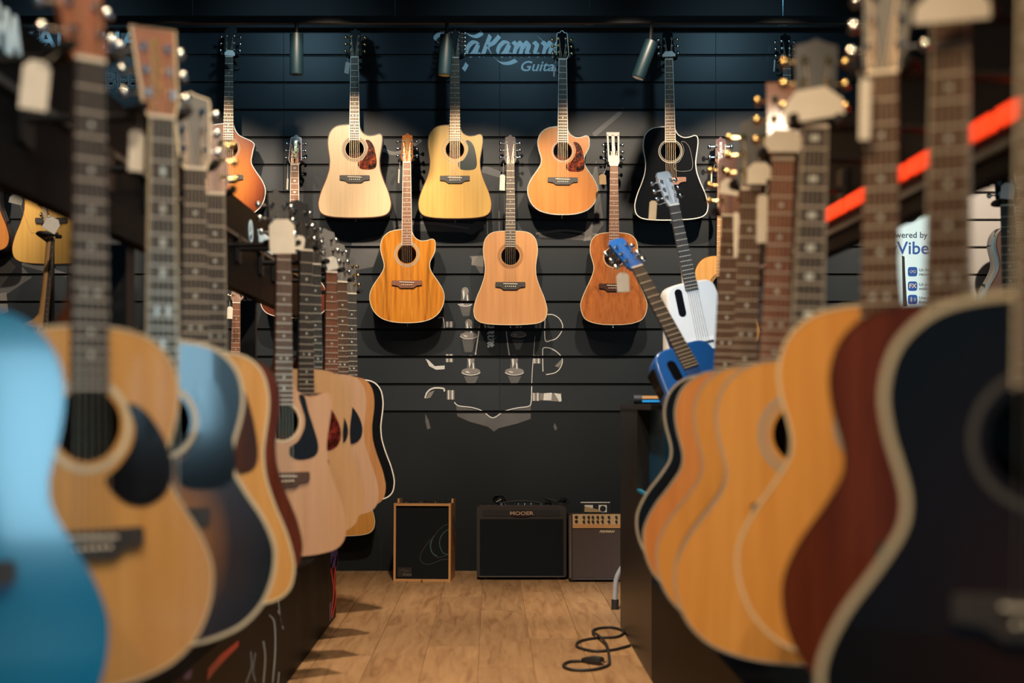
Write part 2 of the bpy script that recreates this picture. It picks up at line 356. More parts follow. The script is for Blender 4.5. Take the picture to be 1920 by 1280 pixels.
def outline(shape, cut=None, k=1.0):
    h = SHAPES[shape]; left = [(-x, d) for x, d in h][::-1]
    if cut:
        c = CUTS[cut]; dz = c[-1][1]; rest = [p for p in h if p[1] > dz+0.02]
        ctrl = c+rest
        r = spline([(x, d, 0) for x, d in ctrl], 4)
        l = spline([(x, d, 0) for x, d in left], 4)
        pts = [(p.x*k, -p.y*k) for p in r[:-1]]+[(p.x*k, -p.y*k) for p in l[:-1]]+[(0.0, 0.0)]
    else:
        pts = [(p.x*k, -p.y*k) for p in spline([(x, d, 0) for x, d in h], 4)[:-1]]+[(p.x*k, -p.y*k) for p in spline([(x, d, 0) for x, d in left], 4)[:-1]]
    return pts                                      # clockwise seen from the front, top centre first
def offset(pts, d):
    n = len(pts); out = []
    for i in range(n):
        a, b = Vector(pts[i-1]), Vector(pts[(i+1) % n]); t = (b-a).normalized(); nr = Vector((-t.y, t.x))   # outward for clockwise order
        p = Vector(pts[i])+nr*d; out.append((p.x, p.y))
    return out
def ringmesh(a, b, y0, y1, name):
    n = len(a); vs = [(x, y0, z) for x, z in a]+[(x, y0, z) for x, z in b]+[(x, y1, z) for x, z in a]+[(x, y1, z) for x, z in b]
    fs = []
    for i in range(n):
        j = (i+1) % n
        fs += [(i, n+i, n+j, j), (n+i, 3*n+i, 3*n+j, n+j), (2*n+i, i, j, 2*n+j)]
    return mesh(name, vs, fs, 40)
def board_with_hole(pts, c, r, thick, name):
    bm = bmesh.new(); k = 36
    o = [bm.verts.new((x, 0, z)) for x, z in pts]
    e = [bm.edges.new((o[i], o[(i+1) % len(o)])) for i in range(len(o))]
    hole = []
    if r:
        hole = [bm.verts.new((c[0]+r*math.cos(2*math.pi*i/k), 0, c[1]+r*math.sin(2*math.pi*i/k))) for i in range(k)]
        e += [bm.edges.new((hole[i], hole[(i+1) % k])) for i in range(k)]
    bmesh.ops.triangle_fill(bm, use_beauty=True, edges=e)
    for f in bm.faces:
        f.normal_update()
        if f.normal.y > 0: f.normal_flip()
    for loop in ([o, hole] if r else [o]):
        b = [bm.verts.new((v.co.x, thick, v.co.z)) for v in loop]
        for i in range(len(loop)):
            j = (i+1) % len(loop)
            try: bm.faces.new((loop[i], loop[j], b[j], b[i]))
            except ValueError: pass
    m = bpy.data.meshes.new(name); bm.to_mesh(m); bm.free(); return m
CACHE = {}
def cached(key, fn):
    if key not in CACHE: CACHE[key] = fn()
    return CACHE[key]
def fret_z(L, n): return -L*(1-2**(-n/12))
HEADS = {
 'tak': [(-.0215,0),(-.034,.030),(-.0275,.152),(-.022,.156),(-.010,.158),(-.006,.166),(0,.169),(.006,.166),(.010,.158),(.022,.156),(.0275,.152),(.034,.030),(.0215,0)],
 'wave': [(-.0215,0),(-.029,.020),(-.0365,.138),(-.035,.149),(-.026,.151),(-.012,.155),(0,.161),(.012,.155),(.026,.151),(.035,.149),(.0365,.138),(.029,.020),(.0215,0)],
 'square': [(-.0215,0),(-.029,.026),(-.0375,.156),(.0375,.156),(.029,.026),(.0215,0)],
 'slant': [(-.0215,0),(-.030,.025),(-.032,.150),(-.020,.168),(.024,.178),(.034,.160),(.030,.025),(.0215,0)],
 'long': [(-.021,0),(-.026,.018),(-.030,.132),(-.022,.145),(.022,.145),(.030,.132),(.026,.018),(.021,0)],
}
TILT = math.tan(R(16))
def shear(m):
    for v in m.vertices: v.co.y += v.co.z*TILT
    m.update(); return m
def head_mesh(kind):
    b = MB()
    if kind == 'slot':
        b.prism([(-.0215,0),(-.031,.022),(-.031,.06),(.031,.06),(.031,.022),(.0215,0)], -.004, .014)
        b.prism([(-.031,.06),(-.0345,.178),(-.0245,.178),(-.0225,.06)], -.004, .014); b.prism([(.031,.06),(.0345,.178),(.0245,.178),(.0225,.06)][::-1], -.004, .014)
        b.prism([(-.0085,.06),(-.0085,.178),(.0085,.178),(.0085,.06)][::-1], -.004, .014)
        b.prism([(-.0345,.170),(-.0355,.192),(.0355,.192),(.0345,.170)][::-1], -.004, .014)
    else: b.prism(HEADS[kind][::-1], -.004, .012)
    return shear(b.mesh('headstock'))
def tuner_mesh(side, metal, closed, slot=False):
    b = MB(); x = .020*side; e = .052*side
    if slot:
        b.cyl((x*.35, .005, 0), (e*.72, .005, 0), .0032, 8)
    else:
        b.cyl((x, -.004, 0), (x, -.0065, 0), .0072, 12); b.cyl((x, -.0065, 0), (x, -.017, 0), .0042, 10, .0036)
        b.cyl((x, .012, 0), (x, .020, 0), .008, 8)
    b.cyl((x, .016, 0), (e*.92, .016, 0), .003, 8)
    n = len(b.v)
    k, rr = 10, 5                                   # oval button
    pr = []
    for j in range(rr+1):
        a = math.pi*j/rr; pr.append((e-.0085*math.cos(a)*side, .0105*math.sin(a)))
    vs = []; fs = []
    for j, (xx, r) in enumerate(pr):
        for q in range(k):
            a = 2*math.pi*q/k; vs.append((xx, .016+.55*r*math.cos(a), r*math.sin(a)))
    for j in range(rr):
        for q in range(k): fs.append((j*k+q, j*k+(q+1) % k, (j+1)*k+(q+1) % k, (j+1)*k+q))
    b.add(vs, fs)
    return b.mesh('tuning_machine', 40)
GUARDS = {
 'tak': [(.0586,.048),(.081,.046),(.104,.0135),(.117,-.05),(.117,-.09),(.099,-.108),(.05,-.11),(.0225,-.099),(.018,-.070),(.045,-.057),(.0676,-.020),(.072,.015)],
 'drop': [(.060,.030),(.088,.018),(.116,-.018),(.130,-.06),(.121,-.095),(.092,-.113),(.060,-.110),(.036,-.092),(.026,-.074),(.045,-.058),(.066,-.030),(.0705,0.0)],
 'wing': [(.050,.075),(.068,.072),(.080,.030),(.098,-.020),(.112,-.070),(.100,-.098),(.055,-.108),(.024,-.096),(.022,-.072),(.046,-.056),(.0665,-.022),(.070,.010),(.062,.036)],
 'edge': [(.058,.060),(.092,.066),(.112,.02),(.127,-.06),(.120,-.10),(.088,-.112),(.040,-.108),(.026,-.086),(.028,-.070),(.048,-.055),(.068,-.020),(.071,.012)],
}
HANG = []; ANCH = []
def guitar(label, short, u, v, s, yaw=0, roll=0, pitch=0, shape='dread', cut=None, k=1.0, top=None, side=None, bind=None, bw=.003, neck=None, fb=None,
           head='tak', hmat=None, hbind=None, guard=None, gmat=None, gline=None, bridge=None, rosette=None, rr=((.056, .066),), marks='dots', tuner=None, L=.648, nfret=20, joint=14,
           nstr=6, group=None, hang='wall', nut=True, script=None, depth=.105, fbind=None, nutm=None, name='acoustic_guitar', cat='guitar', pos=None, hole=.05, strm=None):
    ol = outline(shape, cut, k); zb = fret_z(L, joint); zbot = min(p[1] for p in ol)+zb; H = -zbot
    Rm = Euler((0, 0, R(yaw))).to_matrix() @ Euler((0, R(roll), 0)).to_matrix() @ Euler((R(pitch), 0, 0)).to_matrix()
    P = pos or px(u, v, s)
    base = P-Rm @ Vector((0, 0, H))
    root = empty(name, Matrix.Translation(base) @ Rm.to_4x4())
    tag(root, label, cat, group)
    def part(nm, m, mat, par=None):
        o = put(nm, m, mat, par or root)
        if par is None: o.location = (0, 0, H)
        return o
    bk = (shape, cut, k, L, joint, depth)
    pts = [(x, z+zb) for x, z in ol]
    zend = fret_z(L, nfret)-.004; hc = (0, zend-hole*.92)
    def mk_body():
        n = len(pts); vs = []; fs = []
        back = lambda z: depth*(0.86+0.14*min(1, (zb-z)/.45))
        ins = offset(pts, -.012); mid = (0, (zb+zbot)/2)
        vs += [(x, .0025, z) for x, z in pts]; vs += [(x, back(z)-.006, z) for x, z in pts]
        vs += [(x, back(z), z) for x, z in offset(pts, -.006)]
        vs += [(mid[0]+(x-mid[0])*.5, back(z)+.008, mid[1]+(z-mid[1])*.5) for x, z in pts]
        vs.append((mid[0], depth+.009, mid[1]))
        for r in range(3):
            for i in range(n):
                j = (i+1) % n; fs.append((r*n+i, (r+1)*n+i, (r+1)*n+j, r*n+j))
        for i in range(n): fs.append((3*n+i, 4*n, 3*n+(i+1) % n))
        return mesh('body', vs, fs, 50)
    part('body', cached(('body',)+bk, mk_body), side)
    part('soundboard', cached(('top',)+bk+(hole, nfret), lambda: board_with_hole(pts, hc, hole, .0026, 'soundboard')), top)
    part('strap_button', cached('sbtn', lambda: MB().tube([(0, 0, 0), (0, 0, -.007), (0, 0, -.009), (0, 0, -.013)], [.004, .004, .007, .007], 10).mesh('strap_button')), tuner or CHROME).location = (0, depth*.5, 0)
    if bind: part('binding', cached(('bind', bw)+bk, lambda: ringmesh(offset(pts, -bw), offset(pts, .0008), -.0007, .0065, 'binding')), bind)
    if rosette and hole:
        def mk():
            b = MB()
            for a, c in rr: b.ring(hc, a, c, -.0005, .001)
            return b.mesh('rosette')
        part('rosette', cached(('ros', rr, hc, L), mk), rosette)
    if guard:
        gp = [(x, z) for x, z in GUARDS[guard]]
        g = [(p.x, p.y) for p in spline([(x, z, 0) for x, z in gp], 3, True)]
        g = [(x, z) for x, z in g]
        go = part('pickguard', cached(('gd', guard, hc), lambda: MB().prism([(x+hc[0], z+hc[1]) for x, z in g], -.0016, .0005).mesh('pickguard')), gmat)
        if gline:
            gg = g[::-1]
            ln = MB().tube([(x+hc[0], -.0016, z+hc[1]) for x, z in g], .0011, 5, closed=True).mesh('edge_line')
            put('edge_line', ln, gline, go)
    if bridge:
        def mk():
            z = -L-.004
            return MB().prism([(-.081, z+.013), (-.078, z+.016), (.078, z+.016), (.081, z+.013), (.081, z-.008), (.052, z-.012), (.036, z-.024), (-.036, z-.024), (-.052, z-.012), (-.081, z-.008)][::-1], -.0085, .0005).mesh('bridge')
        br = part('bridge', cached(('br', L), mk), bridge)
        put('saddle', cached(('sad', L), lambda: MB().prism([(-.039, -L+.002), (-.039, -L+.005), (.039, -L+.002), (.039, -L-.001)][::-1], -.0118, -.008).mesh('saddle')), BONE, br)
        pinm = cached('pin', lambda: MB().cyl((0, -.008, 0), (0, -.0135, 0), .0026, 8).mesh('bridge_pin'))
        for q in range(nstr if nstr < 8 else 6):
            put('bridge_pin', pinm, BONE if bridge is not BLACKS else WHITE, br, ((q-2.5)*.0105 if nstr != 4 else (q-1.5)*.017, 0, -L-.012))
    # neck, fretboard, frets, inlays, strings
    wn, we = (.0215, .0285) if nstr != 12 else (.0235, .031)
    wz = lambda z: wn+(we-wn)*min(1, z/zend)
    def mk_neck():
        vs = []; fs = []; q = 9; zs = [.004, -.03, -.12, -.22, zb+.055, zb+.03, zb+.012, zb-.002]
        dp = [.020, .021, .0215, .023, .026, .045, .075, .088]
        for z, d in zip(zs, dp):
            w = wz(z)
            for j in range(q):
                a = math.pi*j/(q-1); vs.append((w*math.cos(a), -.0015+d*math.sin(a), z))
        for i in range(len(zs)-1):
            for j in range(q-1): fs.append((i*q+j, i*q+j+1, (i+1)*q+j+1, (i+1)*q+j))
            fs.append((i*q+q-1, i*q, (i+1)*q, (i+1)*q+q-1))
        fs += [tuple(range(q-1, -1, -1)), tuple(range((len(zs)-1)*q, len(zs)*q))]
        return mesh('neck', vs, fs, 60)
    nk = (L, joint, nfret, nstr)
    part('neck', cached(('neck',)+nk, mk_neck), neck)
    fo = part('fretboard', cached(('fb',)+nk, lambda: MB().prism([(-wn, 0), (wn, 0), (we, zend), (-we, zend)][::-1], -.0075, -.001).mesh('fretboard')), fb)
    if fbind:
        for sd in (-1, 1):
            put('edge_binding', cached(('fbb', sd)+nk, lambda: MB().prism([(sd*(wn-.0022), 0), (sd*(wn+.0004), 0), (sd*(we+.0004), zend), (sd*(we-.0022), zend)], -.0079, -.001).mesh('edge_binding')), fbind, fo)
    fm = cached('fret', lambda: MB().box((-1, -.0088, -.0012), (1, -.0072, .0012)).mesh('fret'))
    for n in range(1, nfret+1):
        z = fret_z(L, n); f = put('fret', fm, NICKEL, fo, (0, 0, z)); f.scale = (wz(z), 1, 1)
    dm = cached('dot', lambda: MB().tube([(0, -.0079, 0), (0, -.0070, 0)], .0036, 12).mesh('fret_marker'))
    dbig = cached('dotb', lambda: MB().prism(rrect(-.0075, .0075, -.005, .005, .0045, 3), -.0079, -.007).mesh('fret_marker'))
    ddia = cached('dotd', lambda: MB().prism([(-.0055, 0), (0, .0085), (.0055, 0), (0, -.0085)][::-1], -.0079, -.007).mesh('fret_marker'))
    dsn = cached('dots', lambda: MB().tube([(0, -.0079, 0), (0, -.0070, 0)], .0026, 10).mesh('fret_marker'))
    for n in ([1] if marks == 'fancy' else [])+[3, 5, 7, 9, 12, 15, 17]:
        if n >= nfret or not marks: continue
        z = (fret_z(L, n)+fret_z(L, n-1))/2
        if marks == 'twelve' and n != 12: continue
        mm = {'dots': dm, 'small': dsn, 'fancy': dbig, 'diamond': ddia, 'twelve': dm}[marks]
        for xo in ((-.010, .010) if n == 12 and marks in ('dots', 'diamond', 'small') else (0,)):
            put('fret_marker', mm, PEARL, fo, (xo, 0, z))
    if nut: part('nut', cached(('nut', nstr), lambda: MB().box((-wn-.0003, -.0098, -.001), (wn+.0003, -.001, .0045)).mesh('nut')), nutm or BONE)
    ns = nstr; order = list(range(ns))
    for q in range(ns):
        if ns == 12: c = (q//2-2.5); x0 = c*.0072+(q % 2-.5)*.0024; x1 = c*.0105+(q % 2-.5)*.003
        elif ns == 4: c = q-1.5; x0 = c*.0105; x1 = c*.017
        else: c = q-2.5; x0 = c*.0070; x1 = c*.0108
        part('string', cached(('str', q, ns, L, head), lambda: MB().tube([(x1, -.0125, -L-.006), (x1, -.0125, -L), (x0, -.0102, 0), ((-1 if q < ns/2 else 1)*.019 if head != 'slot' else x0*1.5, -.002, .05+.03*(q % 3 if q < ns/2 else 2-q % 3))], .00062, 4).mesh('string')), strm or BRONZE)
    hd = part('headstock', cached(('head', head), lambda: head_mesh(head)), hmat or neck)
    if hbind:
        hp = HEADS[head]
        put('head_binding', cached(('hb', head), lambda: shear(MB().tube([(x, -.0035, z) for x, z in hp], .0022, 6).mesh('head_binding'))), hbind, hd)
    tn = tuner or CHROME
    zt = {12: (.030, .054, .078, .102, .126, .150), 4: (.055, .115)}.get(nstr, (.042, .082, .122))
    for sd in (-1, 1):
        for z in zt:
            t = put('tuning_machine', cached(('tun', sd, head == 'slot'), lambda: tuner_mesh(sd, None, True, head == 'slot')), tn, hd)
            t.location = (0, z*TILT, z)
            if nstr == 4: t.scale = (1.15, 1.2, 1.5)
    if script:
        put('script_inlay', cached(('scr',), lambda: shear(script_mesh_small())), script, hd)
    if hang: HANG.append((P, Rm, hang, short))
    return root, P, Rm

# ------------------------------------------------------------------ lettering and printed graphics
A_ = [(632,128),(600,124),(570,152),(560,188),(574,208),(600,190),(630,138),(616,184),(624,207),(646,194)]
def sh(p, dx): return [(x+dx, y) for x, y in p]
SCRIPT = [
 [(470,74),(430,66),(395,78),(372,100),(374,118),(388,120)], [(548,62),(575,82),(610,92),(642,78),(652,64)], [(500,80),(512,150),(520,205)], [(562,254),(552,275),(540,292)],
 A_, [(702,84),(676,150),(654,208)], [(757,88),(722,128),(688,150),(705,188),(732,224),(770,250),(815,251),(858,234)], sh(A_, 186),
 [(838,140),(860,128),(842,208)], [(856,160),(884,127),(896,138),(880,208)], [(894,160),(924,126),(936,138),(918,194),(926,207),(946,196)],
 [(962,140),(986,128),(968,192),(978,207),(1000,194)], [(990,92),(1000,104),(1010,110)],
 [(1012,140),(1036,128),(1018,208)], [(1032,160),(1062,126),(1074,138),(1058,194),(1066,207),(1086,196)],
 [(1092,172),(1122,152),(1116,128),(1096,146),(1092,190),(1108,206),(1134,190)]]
def nib_polys(strokes, nib, n=6):
    out = []
    for st in strokes:
        p = spline([(x, y, 0) for x, y in st], n)
        for a, b in zip(p, p[1:]):
            q = [(a.x-nib[0], a.y-nib[1]), (a.x+nib[0], a.y+nib[1]), (b.x+nib[0], b.y+nib[1]), (b.x-nib[0], b.y-nib[1])]
            ar = sum(q[i][0]*q[(i+1) % 4][1]-q[(i+1) % 4][0]*q[i][1] for i in range(4))
            out.append(q if ar > 0 else q[::-1])
    return out
def polys_mesh(polys, y, f, name):
    vs = []; fs = []
    for p in polys:
        q = [f(*a) for a in p]; n = len(vs)
        ar = sum(q[i][0]*q[(i+1) % len(q)][1]-q[(i+1) % len(q)][0]*q[i][1] for i in range(len(q)))
        if ar < 0: q = q[::-1]
        vs += [(a, y-1.5e-5*(len(fs) % 20), c) for a, c in q]; fs.append(tuple(range(n, n+len(q))))
    return mesh(name, vs, fs)
def script_mesh_small():
    k = .105/640                                    # runs up the headstock
    return polys_mesh(nib_polys(SCRIPT, (9, 9), 3), -.0046, lambda x, y: ((y-168)*k, .035+(x-500)*k), 'script_inlay')
def clip(poly, z, keep_above):
    out = []
    for i in range(len(poly)):
        a, b = poly[i], poly[(i+1) % len(poly)]
        ia = (a[1] >= z) == keep_above; ib = (b[1] >= z) == keep_above
        if ia: out.append(a)
        if ia != ib:
            t = (z-a[1])/(b[1]-a[1]); out.append((a[0]+(b[0]-a[0])*t, z))
    return out
def wall_print(name, polys_px, mat, layer=0, label=None):
    """flat print on the slats: polygons given on the wall, cut where the grooves run"""
    vs = []; fs = []
    for p in polys_px:
        q = [(X(a), Z(b)) for a, b in p]
        zmin, zmax = min(c for _, c in q), max(c for _, c in q)
        for k in range(-1, NROW):
            lo = Z0+k*PITCH+0.008 if k >= 0 else 0; hi = Z0+(k+1)*PITCH-0.008
            if zmax < lo or zmin > hi: continue
            c = clip(q, lo, True)
            if len(c) > 2: c = clip(c, hi, False)
            if len(c) < 3: continue
            ar = sum(c[i][0]*c[(i+1) % len(c)][1]-c[(i+1) % len(c)][0]*c[i][1] for i in range(len(c)))
            if ar < 0: c = c[::-1]
            n = len(vs); y = D_WALL-(0.0007 if k >= 0 else 0.0027)-0.00035*layer
            y -= 1.5e-5*(len(fs) % 20); vs += [(a, y, b) for a, b in c]; fs.append(tuple(range(n, n+len(c))))
    o = put(name, mesh(name, vs, fs), mat, wb)
    if label: o['label'] = label
    return o
PRINT_L = plain('print_light', (0.50, 0.52, 0.53), 0.5); PRINT_M = plain('print_mid', (0.16, 0.155, 0.155), 0.45, var=0.3, scale=9)
PRINT_D = plain('print_dim', (0.075, 0.078, 0.085), 0.45, var=0.35, scale=7); PRINT_K = plain('print_dark', (0.014, 0.016, 0.018), 0.45)
LOGO = plain('logo_print', (0.52, 0.66, 0.72), 0.5)
zp = lambda x, y: (700+x/3.2, 40+y/3.2)
wall_print('brand_lettering', [[zp(*a) for a in p] for p in nib_polys(SCRIPT, (9.5, 9.5))], LOGO, 0, 'pale blue script lettering on the slats')
gm = text_mesh('Guitars', 0.078, 0.0004, 0.0012, 0.28, 1.1)
o = put('brand_lettering', gm, LOGO, wb, (X(1017), D_WALL-0.001, Z(125))); o['label'] = 'pale blue small word under the script lettering'
def ell(cx, cy, rx, ry, n=20, a0=0, a1=360): return [(cx+rx*math.cos(R(a0+(a1-a0)*i/n)), cy+ry*math.sin(R(a0+(a1-a0)*i/n))) for i in range(n+(a1-a0 < 360))]
def band(pts, w):                                   # ribbon of constant width along a polyline (px)
    p = spline([(x, y, 0) for x, y in pts], 6); out = []
    for a, b in zip(p, p[1:]):
        t = (b-a).normalized(); n = Vector((-t.y, t.x, 0))*w/2
        out.append([(a.x-n.x, a.y-n.y), (a.x+n.x, a.y+n.y), (b.x+n.x, b.y+n.y), (b.x-n.x, b.y-n.y)])
    return out
mq = lambda x, y: (780+x/4, 500+y/4)                # mural coordinates
T = lambda pts: [mq(*p) for p in pts]
dark, dim, mid, lite = [], [], [], []
# the printed headstock hangs upside down: face, point, tuner posts, buttons
dim += [T([(300,1040),(500,1085),(575,1130),(660,1090),(862,1040),(860,1140),(760,1175),(620,1210),(585,1235),(540,1200),(400,1160),(310,1120)])]
dim += [T([(325,290),(415,290),(400,370),(350,370)]), T([(345,540),(450,540),(420,640),(365,640)]), T([(360,820),(470,820),(440,880),(385,880)]), T([(690,820),(790,820),(760,880),(715,880)]), T([(720,545),(810,545),(780,620),(750,620)])]
for cx, cy, r in ((368,280,52), (395,520,64), (412,790,70), (738,790,70), (768,510,60)):
    mid += [T(ell(cx, cy-8, r, r*.34))]; lite += [T(p) for p in []]
    lite += band(T(ell(cx, cy-4, r, r*.36, 14, 10, 170)), 1.6)
    dim += [T([(cx-32, cy-20), (cx-26, cy-90), (cx+26, cy-90), (cx+34, cy-20)])]
    mid += [T(ell(cx, cy-98, 27, 30))]
    lite += [T([(cx-18, cy-90), (cx-8, cy-112), (cx-2, cy-60), (cx-14, cy-30)]), T([(cx-40, cy-10), (cx-10, cy-2), (cx-12, cy+6), (cx-36, cy+2)]), T([(cx+12, cy-70), (cx+20, cy-72), (cx+24, cy-26), (cx+14, cy-24)])]
for x0, y0, y1 in ((222,410,455), (222,655,715), (232,925,995), (890,420,465), (878,665,725), (872,945,1005)):
    mid += [T([(x0, y0), (x0+56, y0), (x0+56, y1), (x0, y1)])]
    lite += [T([(x0+8, y0), (x0+16, y0), (x0+16, y1), (x0+8, y1)]), T([(x0+36, y0), (x0+46, y0), (x0+46, y1), (x0+36, y1)])]
lite += band(T([(968,372),(968,545),(1010,552),(1060,530),(1100,460),(1080,395),(1030,360),(985,358)]), 1.7)
lite += band(T([(952,785),(950,640),(958,608),(1010,612),(1070,650),(1098,700),(1080,760),(1040,795),(975,808)]), 1.7)
mid += [T([(1040,745),(1095,690),(1098,715),(1070,755)])]
lite += [T([(72,690),(95,700),(140,745),(215,740),(215,768),(150,772),(100,745)])]
lite += band(T([(68,985),(85,940),(130,910),(205,912),(212,935)]), 3.0); mid += [T([(75,990),(95,945),(140,925),(110,980)])]
lite += [T([(960,948),(1020,944),(1015,1000),(955,1000)]), T([(1035,946),(1085,955),(1092,1005),(1075,1012)])]; mid += [T([(930,948),(1090,948),(1092,1012),(930,1000)])]
lite += band(T([(165,385),(200,380),(210,420),(212,460)]), 1.5)+band(T([(288,1015),(320,1042),(420,1055),(500,1082),(575,1132),(660,1084),(760,1058),(845,1045),(864,1010),(868,900)]), 1.8)
lite += band(T([(868,900),(872,780),(882,660),(892,520)]), 1.2)+band(T([(484,395),(466,520),(446,660)]), 2.2)+band(T([(675,460),(685,560),(700,665)]), 2.2)
dim += [T([(70,1100),(95,1150),(110,1210),(85,1220),(70,1160)]), T([(1040,1170),(1060,1210),(1045,1230),(1030,1200)])]
wall_print('mural_print', dim, PRINT_D, 0); wall_print('mural_print', mid, PRINT_M, 1); wall_print('mural_print', lite, PRINT_L, 2, 'printed chrome tuners of a giant headstock')
k = 300/640.0
mur = [[mq(*( 560-(y-168)*k*1.15, 330+(x-500)*k*1.12+60)) for x, y in p] for p in nib_polys(SCRIPT[4:], (11, 11))]
mur = [[(a, b-30) for a, b in p] for p in mur]
wall_print('mural_lettering', mur, LOGO, 3, 'script lettering running down the printed headstock')
# blurred streaks of the enlarged photograph
st1 = [[(735,410),(890,420),(880,436),(738,432)], [(885,300),(960,330),(960,340),(885,318)], [(1098,380),(1118,300),(1132,420),(1108,452)], [(1010,430),(1120,445),(1118,452),(1010,445)], [(870,436),(905,400),(910,425),(885,440)],
       [(660,455),(720,440),(700,500),(650,510)], [(905,520),(880,480),(910,478)], [(0,485),(22,478),(60,520),(0,560)], [(30,480),(125,512),(125,520),(30,495)], [(1110,250),(1170,200),(1165,215),(1115,258)]]
wall_print('mural_print', st1, PRINT_D, 0)
st2 = band([(690,262),(740,288),(790,262)], 7)+band([(740,424),(800,418),(880,428)], 4)+band([(1005,438),(1060,432),(1120,440)], 4)+band([(914,395),(914,440)], 2)+band([(936,395),(936,440)], 1.6)+[[(1103,400),(1116,396),(1108,450),(1094,452)], [(0,500),(15,485),(30,500),(0,540)], [(885,481),(908,480),(908,500),(884,497)], [(0,550),(12,548),(16,585),(0,590)]]
wall_print('mural_print', st2, PRINT_M, 1)
# raised wall lettering, top left
for t, u, v, sz in (('YAMAHA', 150, 75, 0.165),):
    put('brand_lettering', text_mesh(t, sz, 0.006, 0.003), LOGO, wb, (X(u), D_WALL-0.006, Z(v)))['label'] = 'grey raised capitals on the upper slats'
b = MB()
for r0, r1 in ((.050, .056),): b.ring((0, 0), r0, r1, -.004, 0)
for a in (90, 210, 330): b.tube([(0, -.003, 0), (.05*math.cos(R(a)), -.003, .05*math.sin(R(a)))], .003, 6)
b.put('brand_emblem', LOGO, wb, loc=(X(75), D_WALL, Z(70)))
c = text_mesh('BEE', 0.115, 0.001, 0.004); c2 = text_mesh('BEE', 0.115, 0.001, 0.0)
put('brand_lettering', c, PRINT_M, wb, (X(227), D_WALL-0.0015, Z(153)))['label'] = 'outlined capitals on the slats'
put('brand_lettering', c2, PRINT_K, wb, (X(227), D_WALL-0.0035, Z(153)))

# ------------------------------------------------------------------ wall guitars
GW = 'guitars hanging on the back wall'
SG = 347
SUNB = burst('sunburst_red', [(0.0, (0.62, 0.26, 0.06)), (0.45, (0.52, 0.16, 0.03)), (0.78, (0.24, 0.05, 0.012)), (1.0, (0.03, 0.008, 0.004))], (0, -.64), (.235, .33))
guitar('orange sunburst cutaway guitar with white binding, leftmost of the upper row', 'sunburst cutaway guitar', 430, 107, SG, yaw=3, roll=.6, shape='aud', k=1.02, cut='pointed', top=SUNB, side=ROSEW, bind=WHITE, neck=MAHOG_NECK, fb=EBONY_FB, head='slant', hmat=BLACKS, bridge=EBONY_FB, rosette=GREYB, rr=((.053,.056),(.060,.063)), marks='small', group=GW)
guitar('pale spruce cutaway guitar with tortoiseshell pickguard on the upper row', 'pale spruce cutaway guitar', 665, 108, SG, top=SPRUCE_PALE, side=ROSEW, cut='venetian', bind=DARKB, bw=.0045, neck=MAHOG_NECK, fb=EBONY_FB, fbind=WHITE, hmat=BLACKS, guard='tak', gmat=TORT, bridge=EBONY_FB, rosette=DARKB, rr=((.0545,.058),(.061,.064),(.067,.069)), marks='small', tuner=GOLD, group=GW)
guitar('yellow spruce twelve-string cutaway guitar with dark green pickguard', 'yellow twelve-string guitar', 853, 109, SG, top=SPRUCE_YEL, side=ROSEW, cut='venetian', bind=DARKB, neck=MAHOG_NECK, fb=ROSEW_FB, hmat=BLACKS, guard='tak', gmat=plain('green_black', (0.008, 0.022, 0.022), 0.3, 0, 0.4), bridge=EBONY_FB, rosette=GREYB, rr=((.0535,.056),(.066,.070)), marks='small', nstr=12, tuner=CHROME, group=GW)
guitar('amber red cutaway guitar with abalone edge and tortoiseshell pickguard', 'amber red cutaway guitar', 1055, 112, SG, yaw=2, top=AMBER_RED, side=MAHOG, shape='aud', cut='venetian', k=.965, bind=plain('abalone', (0.42, 0.42, 0.36), 0.3, 0, 0.5, var=0.7, scale=160), bw=.005, neck=MAHOG_NECK, fb=EBONY_FB, fbind=WHITE, hmat=BLACKG, hbind=WHITE, guard='tak', gmat=TORT, bridge=EBONY_FB, rosette=GREYB, rr=((.0535,.060),), marks='twelve', tuner=GOLD, group=GW)
guitar('glossy black cutaway guitar with white binding, upper row', 'black cutaway wall guitar', 1254, 112, SG, yaw=-1, roll=-1.0, top=BLACKG, side=BLACKG, cut='venetian', bind=WHITE, bw=.0042, neck=MAHOG_NECK, fb=ROSEW_FB, fbind=WHITE, hmat=BLACKG, guard='tak', gmat=BLACKG, gline=plain('guard_line', (0.28, 0.27, 0.26), 0.4), bridge=ROSEW_RED, rosette=GREYB, rr=((.0535,.056),(.060,.065)), marks='small', tuner=CHROME, group=GW)
guitar('dark guitar at the upper right, only headstock and neck in view', 'dark upper right guitar', 1475, 117, SG, top=BLACKG, side=BLACKG, neck=MAHOG, fb=EBONY_FB, hmat=BLACKG, bridge=EBONY_FB, rosette=GREYB, marks='small', group=GW)
guitar('guitar with dark red headstock and ornate fret inlays, body mostly hidden', 'red-headstock guitar', 553, 309, SG, roll=.3, top=MAHOG, side=MAHOG, shape='om', k=.92, bind=WHITE, neck=MAHOG_NECK, fb=ROSEW_RED, fbind=WHITE, hmat=plain('wine_gloss', (0.12, 0.012, 0.012), 0.15, 0, 0.8), hbind=WHITE, bridge=ROSEW, rosette=GREYB, marks='fancy', script=GOLD, tuner=CHROME, group=GW)
guitar('golden koa round cutaway guitar with streaked top, lower row', 'golden koa cutaway guitar', 763, 305, SG, top=KOA, side=KOA_RED, shape='aud', k=1.02, cut='venetian', bind=CREAM, neck=MAHOG_NECK, fb=ROSEW_RED, fbind=WHITE, hmat=KOA_RED, bridge=ROSEW_RED, rosette=GREYB, rr=((.055,.059),(.062,.069)), marks='small', script=GOLD, tuner=CHROME, group=GW)
